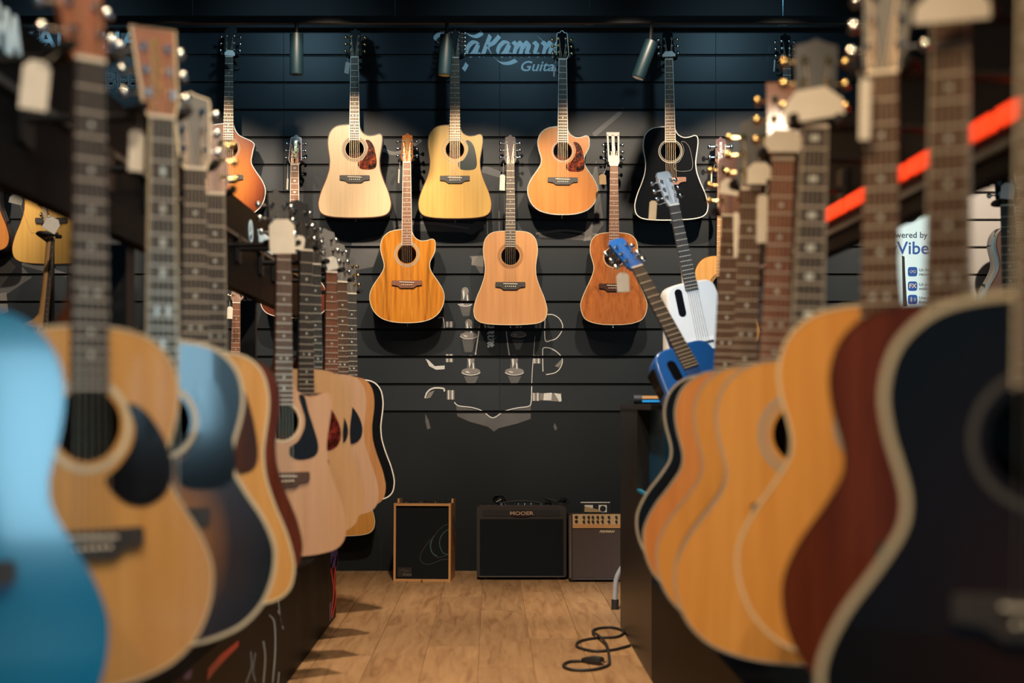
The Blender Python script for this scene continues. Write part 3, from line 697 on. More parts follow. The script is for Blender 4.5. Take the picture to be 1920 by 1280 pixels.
guitar('plain cedar dreadnought without cutaway, middle of the lower row', 'cedar dreadnought', 957, 308, SG, top=CEDAR, side=ROSEW, bind=CREAM, bw=.0026, neck=MAHOG, fb=EBONY_FB, hmat=ROSEW_FB, bridge=EBONY_FB, rosette=DARKB, rr=((.0535,.0555),(.060,.063),(.067,.069)), marks='small', tuner=CHROME, group=GW, nutm=BLACKS)
guitar('small red koa guitar with white slotted headstock, lower row', 'small koa parlor guitar', 1151, 311, SG, yaw=1, top=KOA_RED, side=KOA_RED, shape='parlor', bind=CREAM, bw=.0026, neck=MAHOG_NECK, fb=ROSEW_RED, head='slot', hmat=plain('whitewashed_wood', (0.62, 0.56, 0.50), 0.4), bridge=ROSEW, rosette=CREAM, rr=((.054,.057),), marks='small', tuner=CHROME, group=GW)
guitar('natural acoustic bass with red headstock behind the white guitar', 'natural acoustic bass', 1353, 312, SG, yaw=-2, top=SPRUCE_AMB, side=ROSEW, shape='round', L=.864, nfret=20, joint=14, nstr=4, bind=DARKB, neck=MAHOG_NECK, fb=MAPLE_NECK, hmat=plain('red_brown_gloss', (0.13, 0.025, 0.015), 0.45, 0, 0.0), bridge=ROSEW, rosette=BLACKS, rr=((.054,.058),(.062,.066)), marks='small', script=WHITE, group=GW, name='acoustic_bass', cat='bass guitar')
guitar('orange yellow dreadnought seen below the left header board', 'orange yellow dreadnought', 97, 170, 375, top=SPRUCE_YEL, side=ROSEW, bind=DARKB, bw=.0025, neck=MAHOG_NECK, fb=EBONY_FB, bridge=EBONY_FB, rosette=GREYB, marks='small', group=GW)
guitar('orange guitar cut by the left edge of the photo', 'orange guitar at the photo edge', -52, 170, 349, top=AMBER_RED, side=MAHOG, bind=DARKB, neck=MAHOG_NECK, fb=EBONY_FB, bridge=EBONY_FB, rosette=GREYB, marks='small', group=GW)
guitar('low hung guitar with bronze strings between the left rack necks', 'low hung wall guitar', 444, 568, SG, roll=1, top=SPRUCE_AMB, side=MAHOG, bind=CREAM, neck=MAHOG_NECK, fb=ROSEW_RED, hmat=MAHOG, bridge=ROSEW, rosette=GREYB, marks='small', tuner=GOLD, group=GW)
guitar('orange guitar hung lowest, its bottom peeking below the left rack', 'lowest orange guitar', 634, 704, SG, top=SPRUCE_ORG, side=MAHOG, bind=CREAM, neck=MAHOG_NECK, fb=ROSEW_FB, hmat=MAHOG, bridge=ROSEW, rosette=GREYB, marks='small', group=GW)
guitar('dusky grey-pink guitar hanging on the white slats', 'grey-pink guitar', 1912, 296, 352, yaw=14, top=plain('grey_pink', (0.13, 0.085, 0.08), 0.35), side=BLACKG, shape='om', bind=DARKB, neck=MAHOG_NECK, fb=EBONY_FB, bridge=EBONY_FB, rosette=GREYB, marks='small', group=GW)
guitar('blond-necked guitar turned sideways on a stand at the far left', 'sideways blond guitar', 97, 446, 470, yaw=98, pitch=5, top=SPRUCE_YEL, side=MAHOG, bind=CREAM, neck=MAPLE_NECK, fb=EBONY_FB, hmat=plain('blond_head', (0.60, 0.48, 0.34), 0.4), bridge=EBONY_FB, rosette=GREYB, hang='stand')
guitar('dark guitar with bright strings on a stand at the far right', 'far right stand guitar', 1888, 386, 560, yaw=-12, roll=-2, top=BLACKG, side=BLACKG, neck=plain('red_edge', (0.30, 0.04, 0.02), 0.4), fb=EBONY_FB, hmat=BLACKG, bridge=EBONY_FB, rosette=GREYB, hang='stand')

# ------------------------------------------------------------------ left rack guitars, near to far
HN = .465                                          # nut height above the camera
GL = 'guitars hanging on the left rack'; GR = 'guitars hanging on the right rack'
def row(label, short, u, s, grp, v=None, **kw): return guitar(label, short, u, VY-HN*s if v is None else v, s, group=grp, hang='left' if grp == GL else 'right', **kw)
BLUE = plain('blue_gloss', (0.0, 0.16, 0.33), 0.16, 0, 0.6, var=0.05)
HEADRED = wood('headstock_redwood', [(0.20, 0.075, 0.04), (0.30, 0.12, 0.07)], 0.3, 0.4, off=20)
ROW_SUN = burst('sunburst_dark', [(0.0, (0.42, 0.21, 0.03)), (0.35, (0.32, 0.13, 0.02)), (0.65, (0.03, 0.012, 0.006)), (1.0, (0.006, 0.005, 0.005))], (0, -.70), (.205, .27))
row('glossy turquoise blue guitar nearest on the left rack', 'turquoise guitar', -106, 1780, GL, shape='aud', k=1.04, yaw=51, top=BLUE, side=BLUE, bind=BLUE, neck=MAHOG_NECK, fb=ROSEW_FB, bridge=EBONY_FB, rosette=BLUE)
row('amber spruce guitar with black teardrop pickguard beside the turquoise guitar', 'amber guitar with teardrop pickguard', 165, 1380, GL, shape='aud', yaw=44, top=SPRUCE_AMB, side=ROSEW, bind=CREAM, bw=.0025, neck=MAHOG_NECK, fb=EBONY_FB, head='wave', hmat=HEADRED, guard='drop', gmat=BLACKG, bridge=EBONY_FB, rosette=CREAM, rr=((.056,.066),))
row('dark sunburst guitar with thick cream binding and bound square headstock', 'dark sunburst guitar', 302, 1150, GL, shape='aud', k=1.02, yaw=32, top=ROW_SUN, side=BLACKG, bind=CREAM, bw=.0055, neck=MAHOG_NECK, fb=EBONY_FB, fbind=CREAM, head='square', hmat=HEADRED, hbind=CREAM, guard='edge', gmat=BLACKG, bridge=EBONY_FB, rosette=CREAM, rr=((.055,.063),), marks='diamond', script=GOLD)
row('honey spruce guitar with dark pickguard behind the dark sunburst guitar', 'honey spruce guitar', 365, 944, GL, yaw=22, k=1.02, top=SPRUCE_AMB, side=ROSEW, bind=CREAM, bw=.004, neck=MAHOG_NECK, fb=EBONY_FB, hmat=BLACKS, head='wave', hbind=CREAM, guard='edge', gmat=ROSEW, bridge=EBONY_FB, rosette=CREAM)
row('dark mahogany guitar almost hidden behind the honey spruce guitar', 'hidden dark mahogany guitar', 402, 843, GL, yaw=21, top=MAHOG, side=MAHOG, bind=DARKB, neck=MAHOG, fb=EBONY_FB, fbind=GREYB, hmat=MAHOG, bridge=EBONY_FB, rosette=CREAM, tuner=GOLD)
row('rosy spruce cutaway guitar with dark blue wing pickguard on left rack', 'rosy cutaway guitar', 530, 664, GL, v=463, yaw=34, cut='venetian', k=1.02, top=SPRUCE_ROSE, side=MAHOG, neck=MAHOG_NECK, fb=ROSEW_FB, hmat=BLACKS, head='tak', guard='wing', gmat=plain('blue_black', (0.008, 0.012, 0.020), 0.5, spec=0.2), bridge=ROSEW_FB, rosette=CREAM, rr=((.053,.059),), marks='dots')
row('matte spruce guitar with dark red tortoiseshell pickguard on left rack', 'matte guitar with red pickguard', 572, 617, GL, yaw=40, top=SPRUCE_SAND, side=MAHOG, neck=MAHOG, fb=EBONY_FB, hmat=BLACKS, head='wave', guard='drop', gmat=TORT_D, bridge=ROSEW, rosette=GREYB)
row('sand coloured guitar fourth from the far end of the left rack', 'sand coloured guitar', 589, 561, GL, yaw=36, top=SPRUCE_SAND, side=MAHOG, neck=MAHOG, fb=EBONY_FB, hmat=BLACKS, head='wave', guard='drop', gmat=MATS['blue_black'], bridge=ROSEW, rosette=GREYB)
GREYH = plain('grey_headstock', (0.11, 0.11, 0.11), 0.35)
row('rosy guitar with grey headstock and blue-black pickguard, left rack', 'rosy grey-headstock guitar', 620, 529, GL, yaw=36, top=SPRUCE_ROSE, side=MAHOG, neck=MAHOG_NECK, fb=ROSEW_RED, head='wave', hmat=GREYH, guard='drop', gmat=MATS['blue_black'], bridge=ROSEW, rosette=GREYB)
row('brown cedar guitar with grey headstock, second from the left rack end', 'brown cedar rack guitar', 640, 490, GL, yaw=36, top=CEDAR, side=MAHOG, neck=MAHOG_NECK, fb=ROSEW_FB, head='wave', hmat=GREYH, bridge=ROSEW, rosette=GREYB)
row('glossy black guitar with white binding at the far left rack end', 'black left rack guitar', 658, 443, GL, yaw=30, k=1.03, top=BLACKG, side=BLACKG, bind=WHITE, bw=.004, neck=MAHOG, fb=EBONY_FB, head='square', hmat=GREYH, bridge=EBONY_FB, rosette=GREYB, tuner=GOLD)
# ------------------------------------------------------------------ right rack guitars, near to far
DKB = burst('dark_tobacco', [(0.0, (0.028, 0.010, 0.006)), (0.5, (0.012, 0.006, 0.005)), (1.0, (0.005, 0.005, 0.006))], (0, -.66), (.21, .30))
row('black tobacco guitar with thick cream binding at the right photo edge', 'black cream-bound guitar', 1962, 2080, GR, shape='aud', k=1.02, v=-203, yaw=-19, top=DKB, side=BLACKG, bind=CREAM, bw=.006, neck=MAHOG_NECK, fb=ROSEW_FB, fbind=CREAM, guard='drop', gmat=BLACKG, bridge=EBONY_FB, rosette=plain('dark_rosette', (0.07, 0.068, 0.065), 0.4), rr=((.060,.067),), head='square', hmat=BLACKG)
row('dark red mahogany guitar behind the cream-bound black one', 'red mahogany guitar', 1784, 1563, GR, shape='aud', k=1.02, joint=13, yaw=-30, roll=.6, top=MAHOG, side=MAHOG, bind=DARKB, neck=MAHOG, fb=ROSEW_FB, fbind=GREYB, bridge=EBONY_FB, rosette=GREYB, head='square', hmat=MAHOG)
row('light spruce guitar with cream edge between mahogany and soundhole guitars', 'light cream-edged guitar', 1656, 1327, GR, shape='aud', k=1.04, joint=12, yaw=-27, roll=.6, top=SPRUCE_ORG, side=ROSEW, bind=CREAM, bw=.003, neck=MAHOG, fb=ROSEW_FB, bridge=EBONY_FB, rosette=GREYB, head='wave', hmat=BLACKS)
row('orange spruce guitar showing half its soundhole on the right rack', 'orange guitar with visible soundhole', 1528, 1112, GR, joint=16, nfret=22, shape='aud', k=1.04, yaw=-8, roll=2.2, top=SPRUCE_ORG, side=ROSEW, bind=GREYB, neck=MAHOG, fb=EBONY_FB, fbind=GREYB, bridge=EBONY_FB, rosette=GREYB, rr=((.058,.063),(.068,.075)), head='wave', hmat=BLACKS, tuner=GOLD, marks='fancy')
row('orange guitar with reddish neck, third from far end of right rack', 'orange reddish-neck guitar', 1468, 983, GR, joint=16, nfret=22, shape='aud', k=1.04, yaw=-10, roll=2.6, top=SPRUCE_ORG, side=MAHOG, bind=GREYB, neck=MAHOG_NECK, fb=ROSEW_RED, bridge=EBONY_FB, rosette=GREYB, head='square', hmat=HEADRED, tuner=GOLD)
row('orange amber guitar next to the black one on the right rack', 'orange amber guitar', 1408, 862, GR, joint=16, nfret=22, shape='aud', k=1.04, yaw=-10, roll=2.1, top=AMBER_RED, side=MAHOG, bind=GREYB, neck=MAHOG_NECK, fb=ROSEW_FB, bridge=EBONY_FB, rosette=GREYB, head='tak', hmat=BLACKS, tuner=GOLD)
row('black guitar with pale binding at the far right rack end', 'black right rack guitar', 1369, 756, GR, joint=16, nfret=22, shape='aud', k=1.04, yaw=-8, roll=2.0, top=BLACKG, side=BLACKG, bind=GREYB, bw=.005, neck=MAHOG, fb=ROSEW_FB, bridge=EBONY_FB, rosette=GREYB, head='wave', hmat=MAHOG, tuner=GOLD)

# ------------------------------------------------------------------ hangers
BX = 0.785                                         # header board planes at x = -BX and +BX
def hanger(P, Rm, kind, short):
    side_v = Rm @ Vector((1, 0, 0)); back = Rm @ Vector((0, 1, 0)); up = Rm @ Vector((0, 0, 1))
    n = P+up*.012; e = n+back*.055
    if kind == 'wall': q = Vector((P.x, D_WALL, e.z)); ax = Vector((0, -1, 0)); nm, cat, lab = 'guitar_hanger', 'hanger', 'black padded wall hanger holding the '+short
    elif kind == 'stand': bh = Vector((back.x, back.y, 0)).normalized(); q = Vector((P.x*(e.y+.36)/P.y, e.y+.36, e.z)); ax = Vector((0, -1, 0)); nm, cat, lab = 'guitar_stand', 'stand', 'black pole stand holding the '+short
    else:
        sg = -1 if kind == 'left' else 1
        q = Vector((sg*(BX-.0005), e.y+.02, e.z)); ax = Vector((-sg, 0, 0)); nm, cat, lab = 'guitar_hanger', 'hanger', 'black padded rack hanger holding the '+short
    o0 = Vector((q.x, q.y, 0)) if kind == 'stand' else q
    root = empty(nm, o0); tag(root, lab, cat, 'guitar hangers' if kind != 'stand' else 'pole stands')
    t = lambda p: p-o0
    if kind == 'stand':
        MB().tube([t(q+Vector((0, 0, .05))), Vector((0, 0, .02))], .012, 8).put('pole', BLACKS, root, 40)
        for a in (30, 150, 270):
            MB().tube([(0, 0, .12), (.28*math.cos(R(a)), .28*math.sin(R(a)), .008)], .009, 6).put('leg', BLACKS, root, 40)
    else:
        Mx = Matrix.Translation(t(q)) @ ax.to_track_quat('-Y', 'Z').to_matrix().to_4x4()
        MB().prism(rrect(-.028, .028, -.045, .045, .008), -.010, 0, Mx).put('mounting_plate', BLACKS, root)
    MB().tube([t(q+ax*.005), t(q*.4+e*.6), t(e)], .008, 8).put('arm', BLACKS, root, 40)
    for sg in (-1, 1):
        a = e; b = n+back*.046+side_v*sg*.022; c = n+back*.028+side_v*sg*.040; d = n-back*.018+side_v*sg*.0385; f = n-back*.028+side_v*sg*.035
        MB().tube([t(x) for x in spline([a, b, c, d, f], 4)], .0085, 8).put('prong', RUBBER, root, 50)
for h in HANG: hanger(*h)

# ------------------------------------------------------------------ racks
RACKM = plain('rack_black', (0.004, 0.005, 0.007), 0.5, var=0.1, spec=0.08); RAILM = plain('rail_grey', (0.14, 0.15, 0.16), 0.35, 0.6)
def rack(sg, y1, xb, zb, label, name):
    root = empty(name, (sg*BX, 0.2, 0)); tag(root, label, 'display rack'); o = Vector((sg*BX, 0.2, 0))
    def bx(nm, a, b, mat): return MB().box([min(p, q)-w for p, q, w in zip(a, b, o)], [max(p, q)-w for p, q, w in zip(a, b, o)]).put(nm, mat, root)
    bx('header_board', (sg*BX, 0.2, CH+.355), (sg*(BX+.035), y1, CH+.635), RACKM)
    bx('base', (sg*xb, 0.2, 0), (sg*1.25, zb, .33), RACKM)
    return root, bx
lr, lbx = rack(-1, 5.9, .675, FPX/433, 'long black rack along the left of the aisle with lettered header', 'guitar_rack')
lbx('rail', (-BX+.010, 0.2, CH+.508), (-BX, 5.9, CH+.520), RAILM)
for y, w in ((0.6, .06), (3.2, .075), (4.95, .03)): lbx('post', (-.875, y, .33), (-.822, y+w, CH+.36), BLACKS)
rr_, rbx = rack(1, 4.3, .531, 4.70, 'long black rack along the right of the aisle with red light strips', 'guitar_rack')
rbx('rail', (BX-.010, 0.2, CH+.388), (BX, 4.3, CH+.400), RAILM)
for y, w in ((0.5, .06), (3.9, .05)): rbx('post', (.822, y, .33), (.875, y+w, CH+.36), BLACKS)
REDL = glow('red_light', (1.0, 0.055, 0.012), 1.1)
y = 0.35
while y < 3.6:
    rbx('light_strip', (BX-.012, y, CH+.425), (BX, y+.44, CH+.452), REDL); y += .465
# lettering on the left header
LETTER = glow('header_lettering', (0.45, 0.72, 0.80), 0.25, (0.7, 0.8, 0.84))
Ml = Matrix.Rotation(R(90), 4, 'Z')
def on_board(m, y, z, name='lettering', mat=LETTER, parent=lr):
    m.transform(Ml); return put(name, m, mat, parent, (.0015, y-.2, z))
on_board(text_mesh('YAMAHA', .095, .003, .0025, 0, .95), 2.18, CH+.597)
on_board(text_mesh('YAMAHA', .075, .003, .002, 0, .95), 4.92, CH+.555)
b = MB(); b.ring((0, 0), .032, .037, -.003, 0)
for a in (90, 210, 330): b.tube([(0, -.002, 0), (.034*math.cos(R(a)), -.002, .034*math.sin(R(a)))], .0025, 6)
on_board(b.mesh('emblem'), 4.62, CH+.560, 'emblem')
# printed graphics on the aisle face of the left base
BG_R = plain('print_red', (0.75, 0.015, 0.02), 0.4); BG_P = plain('print_violet', (0.06, 0.03, 0.18), 0.4); BG_W = plain('print_paleblue', (0.40, 0.55, 0.66), 0.45)
def base_print(polys, mat, name='base_print'):      # px on the base face -> (y, z) on the plane x = -.675
    out = []
    for p in polys:
        q = []
        for u, v in p:
            s = (u-VX)/-.675; q.append((FPX/s, CH+(VY-v)/s))
        out.append(q)
    vs = []; fs = []
    for q in out:
        ar = sum(q[i][0]*q[(i+1) % len(q)][1]-q[(i+1) % len(q)][0]*q[i][1] for i in range(len(q)))
        if ar < 0: q = q[::-1]
        n = len(vs); vs += [(BX-.675+.0012, a-.2, min(max(c, .004), .326)) for a, c in q]; fs.append(tuple(range(n, n+len(q))))
    return put(name, mesh(name, vs, fs), mat, lr)
zq = lambda x, y: (300+x/3.367, 900+y/3.367)
for g in (band([zq(1095, 480), zq(1080, 560), zq(1095, 700), zq(1078, 860)], 2.2), band([zq(1118, 470), zq(1100, 620), zq(1110, 740), zq(1085, 870)], 2.2), [[zq(300,1190),(zq(380,1100)),zq(495,1010),zq(490,1050),zq(400,1140),zq(330,1220),zq(295,1270)]]): base_print(g, BG_R)
for g in ([zq(1075,440),zq(1122,430),zq(1122,540),zq(1078,560)], [zq(1066,780),zq(1080,760),zq(1078,880),zq(1068,890)], [zq(150,1210),zq(200,1190),zq(190,1250),zq(145,1260)]): base_print([g], BG_P)
for p, w in (([(650,1015),(662,1120),(650,1280)], 3), ([(685,850),(720,900),(725,1080),(708,1280)], 2.6), ([(745,760),(755,850),(775,940)], 2), ([(740,820),(760,870),(770,920)], 1.6), ([(570,1080),(575,1180),(540,1280)], 1.4), ([(600,1090),(585,1200),(600,1270)], 1.2), ([(750,1210),(742,1290)], 1.8)):
    base_print(band([zq(*a) for a in p], w), BG_W)

# ------------------------------------------------------------------ tall display cabinet at the end of the right rack
cab = empty('display_cabinet', (.531, 4.72, 0)); tag(cab, 'tall black cabinet with niche coloured as if daylit blue at the right aisle end', 'cabinet')
def cb(nm, a, b, mat): return MB().box([p-q for p, q in zip(a, (.531, 4.72, 0))], [p-q for p, q in zip(b, (.531, 4.72, 0))]).put(nm, mat, cab)
CYF = FPX/454; CABB = plain('cabinet_black', (0.010, 0.011, 0.013), 0.4); NBLUE = plain('niche_daylit_blue', (0.006, 0.07, 0.17), 0.25, 0, 0.3)  # cool daylight in the niche is put into its blue base colour
cb('body', (.531, 4.72, 0), (1.05, CYF, .60), CABB); cb('upright', (.531, 5.19, .60), (1.05, CYF, .90), CABB); cb('top', (.528, 4.72, .90), (1.05, CYF, .919), CABB)
cb('niche_back', (.575, 4.72, .60), (1.05, 5.19, .90), NBLUE); cb('shelf_edge', (.529, 4.72, .60), (.545, 5.19, .610), plain('shelf_edge_blue', (0.02, 0.20, 0.36), 0.3))
# tray on the cabinet
tr = empty('display_tray', px(1208, 757, 462)+Vector((0, 0, 0))); tr.location.z = .919; tag(tr, 'small black tray with wooden bar and blue edge on the cabinet', 'tray')
MB().box((-.045, -.05, 0), (.075, .16, .014)).put('plate', BLACKS, tr)
MB().cyl((-.048, -.045, .020), (-.015, -.045, .020), .018, 14).put('roller', RUBBER, tr, 40)
MB().box((-.015, -.062, .022), (.075, -.03, .034)).put('wooden_bar', OAK_TRIM_X, tr)
MB().box((-.015, -.062, .008), (.078, -.052, .017)).put('blue_edge', plain('edge_blue', (0.02, 0.26, 0.62), 0.3), tr)

# ------------------------------------------------------------------ the two moulded guitars
def moulded(label, u, v, s, yaw, roll, pitch, L, body, sidem, hmat, slots, kd, scale, tuner, panel=None, bridgem=None, mark=None, nf=20):
    """one-piece guitar with a rounded trapezoid body and a slotted sound opening"""
    oul = [(0,0),(.05,-.001),(.085,.004),(.108,.022),(.118,.055),(.124,.10),(.133,.17),(.150,.25),(.166,.33),(.172,.385),(.162,.43),(.135,.455),(.08,.466),(0,.468)]
    oul = [(x*scale, d*scale) for x, d in oul]; zb = -.335*scale/1.0; n_ = 4
    half = spline([(x, d, 0) for x, d in oul], n_)[:-1]; lf = spline([(-x, d, 0) for x, d in oul[::-1]], n_)[:-1]
    pts = [(p.x, -p.y+zb) for p in half]+[(p.x, -p.y+zb) for p in lf]
    H = -min(z for _, z in pts); P = px(u, v, s)
    Rm = Euler((0, 0, R(yaw))).to_matrix() @ Euler((0, R(roll), 0)).to_matrix() @ Euler((R(pitch), 0, 0)).to_matrix()
    root = empty('moulded_guitar', Matrix.Translation(P-Rm @ Vector((0, 0, H))) @ Rm.to_4x4()); tag(root, label, 'guitar')
    def part(nm, m, mat, par=None):
        o = put(nm, m, mat, par or root)
        if par is None: o.location = (0, 0, H)
        return o
    n = len(pts); vs = []; fs = []
    for y, d in ((.006, 0), (.0, -.006), (kd-.01, 0), (kd, -.012)):
        pass
    rings = [(.0, -.008), (.0015, -.0025), (.006, 0), (kd-.012, 0), (kd-.003, -.005), (kd, -.014)]
    for y, d in rings: vs += [(x, y, z) for x, z in offset(pts, d)]
    for r in range(len(rings)-1):
        for i in range(n): j = (i+1) % n; fs.append((r*n+i, (r+1)*n+i, (r+1)*n+j, r*n+j))
    fs.append(tuple(range((len(rings)-1)*n, len(rings)*n)))
    part('body', mesh('body', vs, fs, 60), sidem)
    part('face', MB().prism(offset(pts, -.007)[::-1], -.0006, .002).mesh('face'), body)
    sx, sz0, sz1, rr = slots
    part('sound_slot', MB().prism(rrect(sx-rr, sx+rr, sz0, sz1, rr*.98, 6), -.0012, .0).mesh('sound_slot'), BLACKG)
    if panel: part('side_panel', MB().box((-.1255*scale-.004, .016, zb-.21*scale), (-.118*scale, kd-.016, zb-.05*scale)).mesh('side_panel'), panel)
    we, wn = .027, .021; zend = fret_z(L, nf)-.003
    vs = []; fs = []; q = 7; zs = [.004, -.06, -.2, zb+.05, zb+.01, zb-.01]; dp = [.018, .019, .021, .024, .05, .07]
    for z, d in zip(zs, dp):
        w = wn+(we-wn)*min(1, max(0, z/zend))
        for j in range(q): a = math.pi*j/(q-1); vs.append((w*math.cos(a), -.0015+d*math.sin(a), z))
    for i in range(len(zs)-1):
        for j in range(q-1): fs.append((i*q+j, i*q+j+1, (i+1)*q+j+1, (i+1)*q+j))
    part('neck', mesh('neck', vs, fs, 60), sidem)
    fo = part('fretboard', MB().prism([(-wn, 0), (wn, 0), (we, zend), (-we, zend)][::-1], -.0075, -.0005).mesh('fretboard'), EBONY_FB)
    for k in range(1, nf+1):
        z = fret_z(L, k); f = put('fret', CACHE['fret'], NICKEL, fo, (0, 0, z)); f.scale = (wn+(we-wn)*z/zend, 1, 1)
    for k in range(6):
        c = k-2.5; part('string', MB().tube([(c*.010, -.010, -L), (c*.0066, -.0100, 0), ((-1 if k < 3 else 1)*.016, -.003, .038+.034*(k if k < 3 else 5-k))], .0006, 4).mesh('string'), BRONZE)
    part('nut', MB().box((-wn, -.0095, -.001), (wn, -.001, .004)).mesh('nut'), BONE)
    br = part('bridge', MB().prism([(-.052, -L+.012), (.052, -L+.012), (.05, -L-.030), (-.05, -L-.030)][::-1], -.006, 0).mesh('bridge'), bridgem or body)
    put('saddle', MB().box((-.045, -.010, -L), (.045, -.006, -L+.004)).mesh('saddle'), BLACKS, br); put('bridge_edge', MB().box((-.05, -.0075, -L-.033), (.05, -.002, -L-.029)).mesh('bridge_edge'), plain('bridge_edge_blue', (0.10, 0.30, 0.42), 0.4), br)  # thin blue strip along the lower edge of the bridge
    if mark: part('emblem', MB().tube([(.028, -.001, -L-.062), (.026, -.001, -L-.078), (.034, -.001, -L-.086), (.042, -.001, -L-.078), (.036, -.001, -L-.070)], .0028, 6).mesh('emblem'), mark)
    ANCH.append((P, Rm))
    hd = part('headstock', cached(('head', 'long'), lambda: head_mesh('long')), hmat)
    for sd in (-1, 1):
        for z in (.038, .072, .106):
            t = put('tuning_machine', CACHE[('tun', sd, False)], tuner, hd, (0, z*TILT, z))
    return root
WHITEP = plain('white_shell', (0.72, 0.75, 0.77), 0.35, var=0.03); WARMW = plain('warm_white_side', (0.62, 0.56, 0.48), 0.4, var=0.03)
BLUEP = plain('blue_shell', (0.012, 0.115, 0.48), 0.3, 0, 0.5, var=0.05)
moulded('white moulded guitar with slot opening standing on the tall cabinet', 1263, 385, 470, 15, -11.5, -3, .56, WHITEP, WARMW, plain('silver_head', (0.40, 0.43, 0.45), 0.3, 0.2), (-.058, -.443, -.331, .016), .085, .934, CHROME, bridgem=WHITEP, mark=BLUEP, nf=16)
moulded('cobalt blue moulded guitar leaning left in front of the white one', 1194, 502, 560, 20, -17, -28, .58, BLUEP, BLUEP, BLUEP, (-.058, -.43, -.355, .016), .085, .93, CHROME, panel=BLACKG)
# supports
w0 = px(1339, 722, 470); cr = empty('guitar_cradle', (w0.x, w0.y-.02, .919)); tag(cr, 'black cradle carrying the white moulded guitar', 'cradle')
MB().box((-.10, -.06, 0), (.10, .10, .018)).put('foot_plate', BLACKS, cr)
for sg in (-1, 1): MB().tube([(sg*.06, .02, .018), (sg*.06, .02, .048), (sg*.06, -.04, .052), (sg*.06, -.05, .070)], .007, 8).put('prong', RUBBER, cr, 50)
gs = empty('guitar_stand', (.84, 4.42, .33)); tag(gs, 'low black stand carrying the cobalt blue moulded guitar', 'stand')
MB().prism(rrect(-.13, .13, -.11, .11, .03), 0, .015, Matrix.Rotation(R(90), 4, 'X')).put('foot_plate', BLACKS, gs)
MB().tube([(0, .02, .01), (0, .02, .40)], .012, 8).put('pole', BLACKS, gs, 40)
for sg in (-1, 1): MB().tube([(0, .02, .38), (sg*.07, 0, .385), (sg*.075, -.09, .39), (sg*.075, -.10, .41)], .008, 8).put('prong', RUBBER, gs, 50)

# ------------------------------------------------------------------ amplifiers by the wall
def amp(name, label, u, v, s, yaw):
    s = (v-VY)/CH; p = px(u, v, s); o = empty(name, Matrix.Translation((p.x, p.y, 0)) @ Matrix.Rotation(R(yaw), 4, 'Z') @ Matrix.Rotation(R(-3.0), 4, 'X')); tag(o, label, 'amplifier', 'amplifiers by the back wall'); return o
GRILL = plain('grille_black', (0.005, 0.007, 0.010), 0.7, var=0.2, scale=400, bump=0.15, spec=0.15); VINYL = plain('vinyl_black_brown', (0.022, 0.018, 0.018), 0.5, bump=0.2, scale=300)
# 1 wooden
a = amp('guitar_amplifier', 'wood-framed amplifier with black grille, leftmost on the floor', 791, 1090, 362, -4)
w, h, d = .298, .405, .25
for nm, p0, p1, m in (('side_panel', (-w/2, 0, 0), (-w/2+.011, d, h), OAK_TRIM), ('side_panel', (w/2-.011, 0, 0), (w/2, d, h), OAK_TRIM), ('top_panel', (-w/2+.011, 0, h-.014), (w/2-.011, d*.55, h-.002), OAK_TRIM_X), ('bottom_panel', (-w/2+.011, 0, 0), (w/2-.011, d, .013), OAK_TRIM_X)):
    MB().box(p0, p1).put(nm, m, a)
for sg in (-1, 1): MB().box((sg*(w/2-.0055)-.0055, d*.55, h), (sg*(w/2-.0055)+.0055, d, h+.022)).put('side_ear', OAK_TRIM, a)
gr = MB().box((-w/2+.011, .012, .013), (w/2-.011, .03, h-.014)).put('grille', GRILL, a)
MB().box((-w/2+.011, .03, .013), (w/2-.011, d, h-.05)).put('back_box', BLACKS, a)
cp = MB().box((-w/2+.011, d*.56, h-.03), (w/2-.011, d*.95, h-.004)).put('control_panel', BLACKS, a)
for k in range(9): MB().cyl(((k-4)*.026, d*.62, h-.004), ((k-4)*.026, d*.62, h+.013), .006, 8).put('knob', BLACKS if k % 3 else CHROME, cp, 40)
hz = lambda x, y: ((x-460)/6.4/362, (1208-y)/6.4/362)
HATM = plain('hat_print', (0.030, 0.045, 0.052), 0.6); HATM2 = plain('hat_print_teal', (0.022, 0.075, 0.085), 0.6)
def gprint(strokes, wd, mat):
    for st in strokes:
        put('hat_logo', polys_mesh(band([hz(*p) for p in st], wd), .0113, lambda x, z: (x, z), 'hat_logo'), mat, gr)
gprint([[(772,525),(720,540),(650,600),(600,670),(560,730),(555,800),(580,870),(640,915),(690,915),(740,895),(776,885)], [(560,700),(500,780),(450,860),(434,920),(455,980),(520,1003),(600,985),(680,950),(776,938)]], .0026, HATM)
gprint([[(600,660),(570,730),(562,800),(585,865),(640,905)], [(772,580),(720,620),(680,680),(668,750),(685,820),(720,870),(776,882)]], .0042, HATM2)
npl = MB().box((-.128, .0085, .022), (-.055, .0125, .072)).put('nameplate', plain('plate_dark', (0.035, 0.030, 0.028), 0.35, 0.3), a)
put('plate_lettering', text_mesh('Cono', .020, .0002, 0, .2), plain('plate_letter', (0.20, 0.17, 0.14), 0.4), npl, (-.078, .0082, .036))
MB().tube([(-.120, .0082, .056), (-.108, .0082, .060), (-.102, .0082, .052), (-.098, .0082, .066), (-.090, .0082, .054), (-.070, .0082, .055)], .0007, 4).put('plate_emblem', MATS['plate_letter'], npl)
MB().cyl((0, -.001, .006), (0, -.004, .006), .0035, 10).put('pilot_jewel', BLACKG, a)
hm = MB().tube(spline([(w/2, .10, .24), (w/2+.006, .10, .27), (w/2+.008, .10, .29), (w/2+.006, .10, .31), (w/2, .10, .335)], 4), .005, 8).put('handle', RUBBER, a, 50)
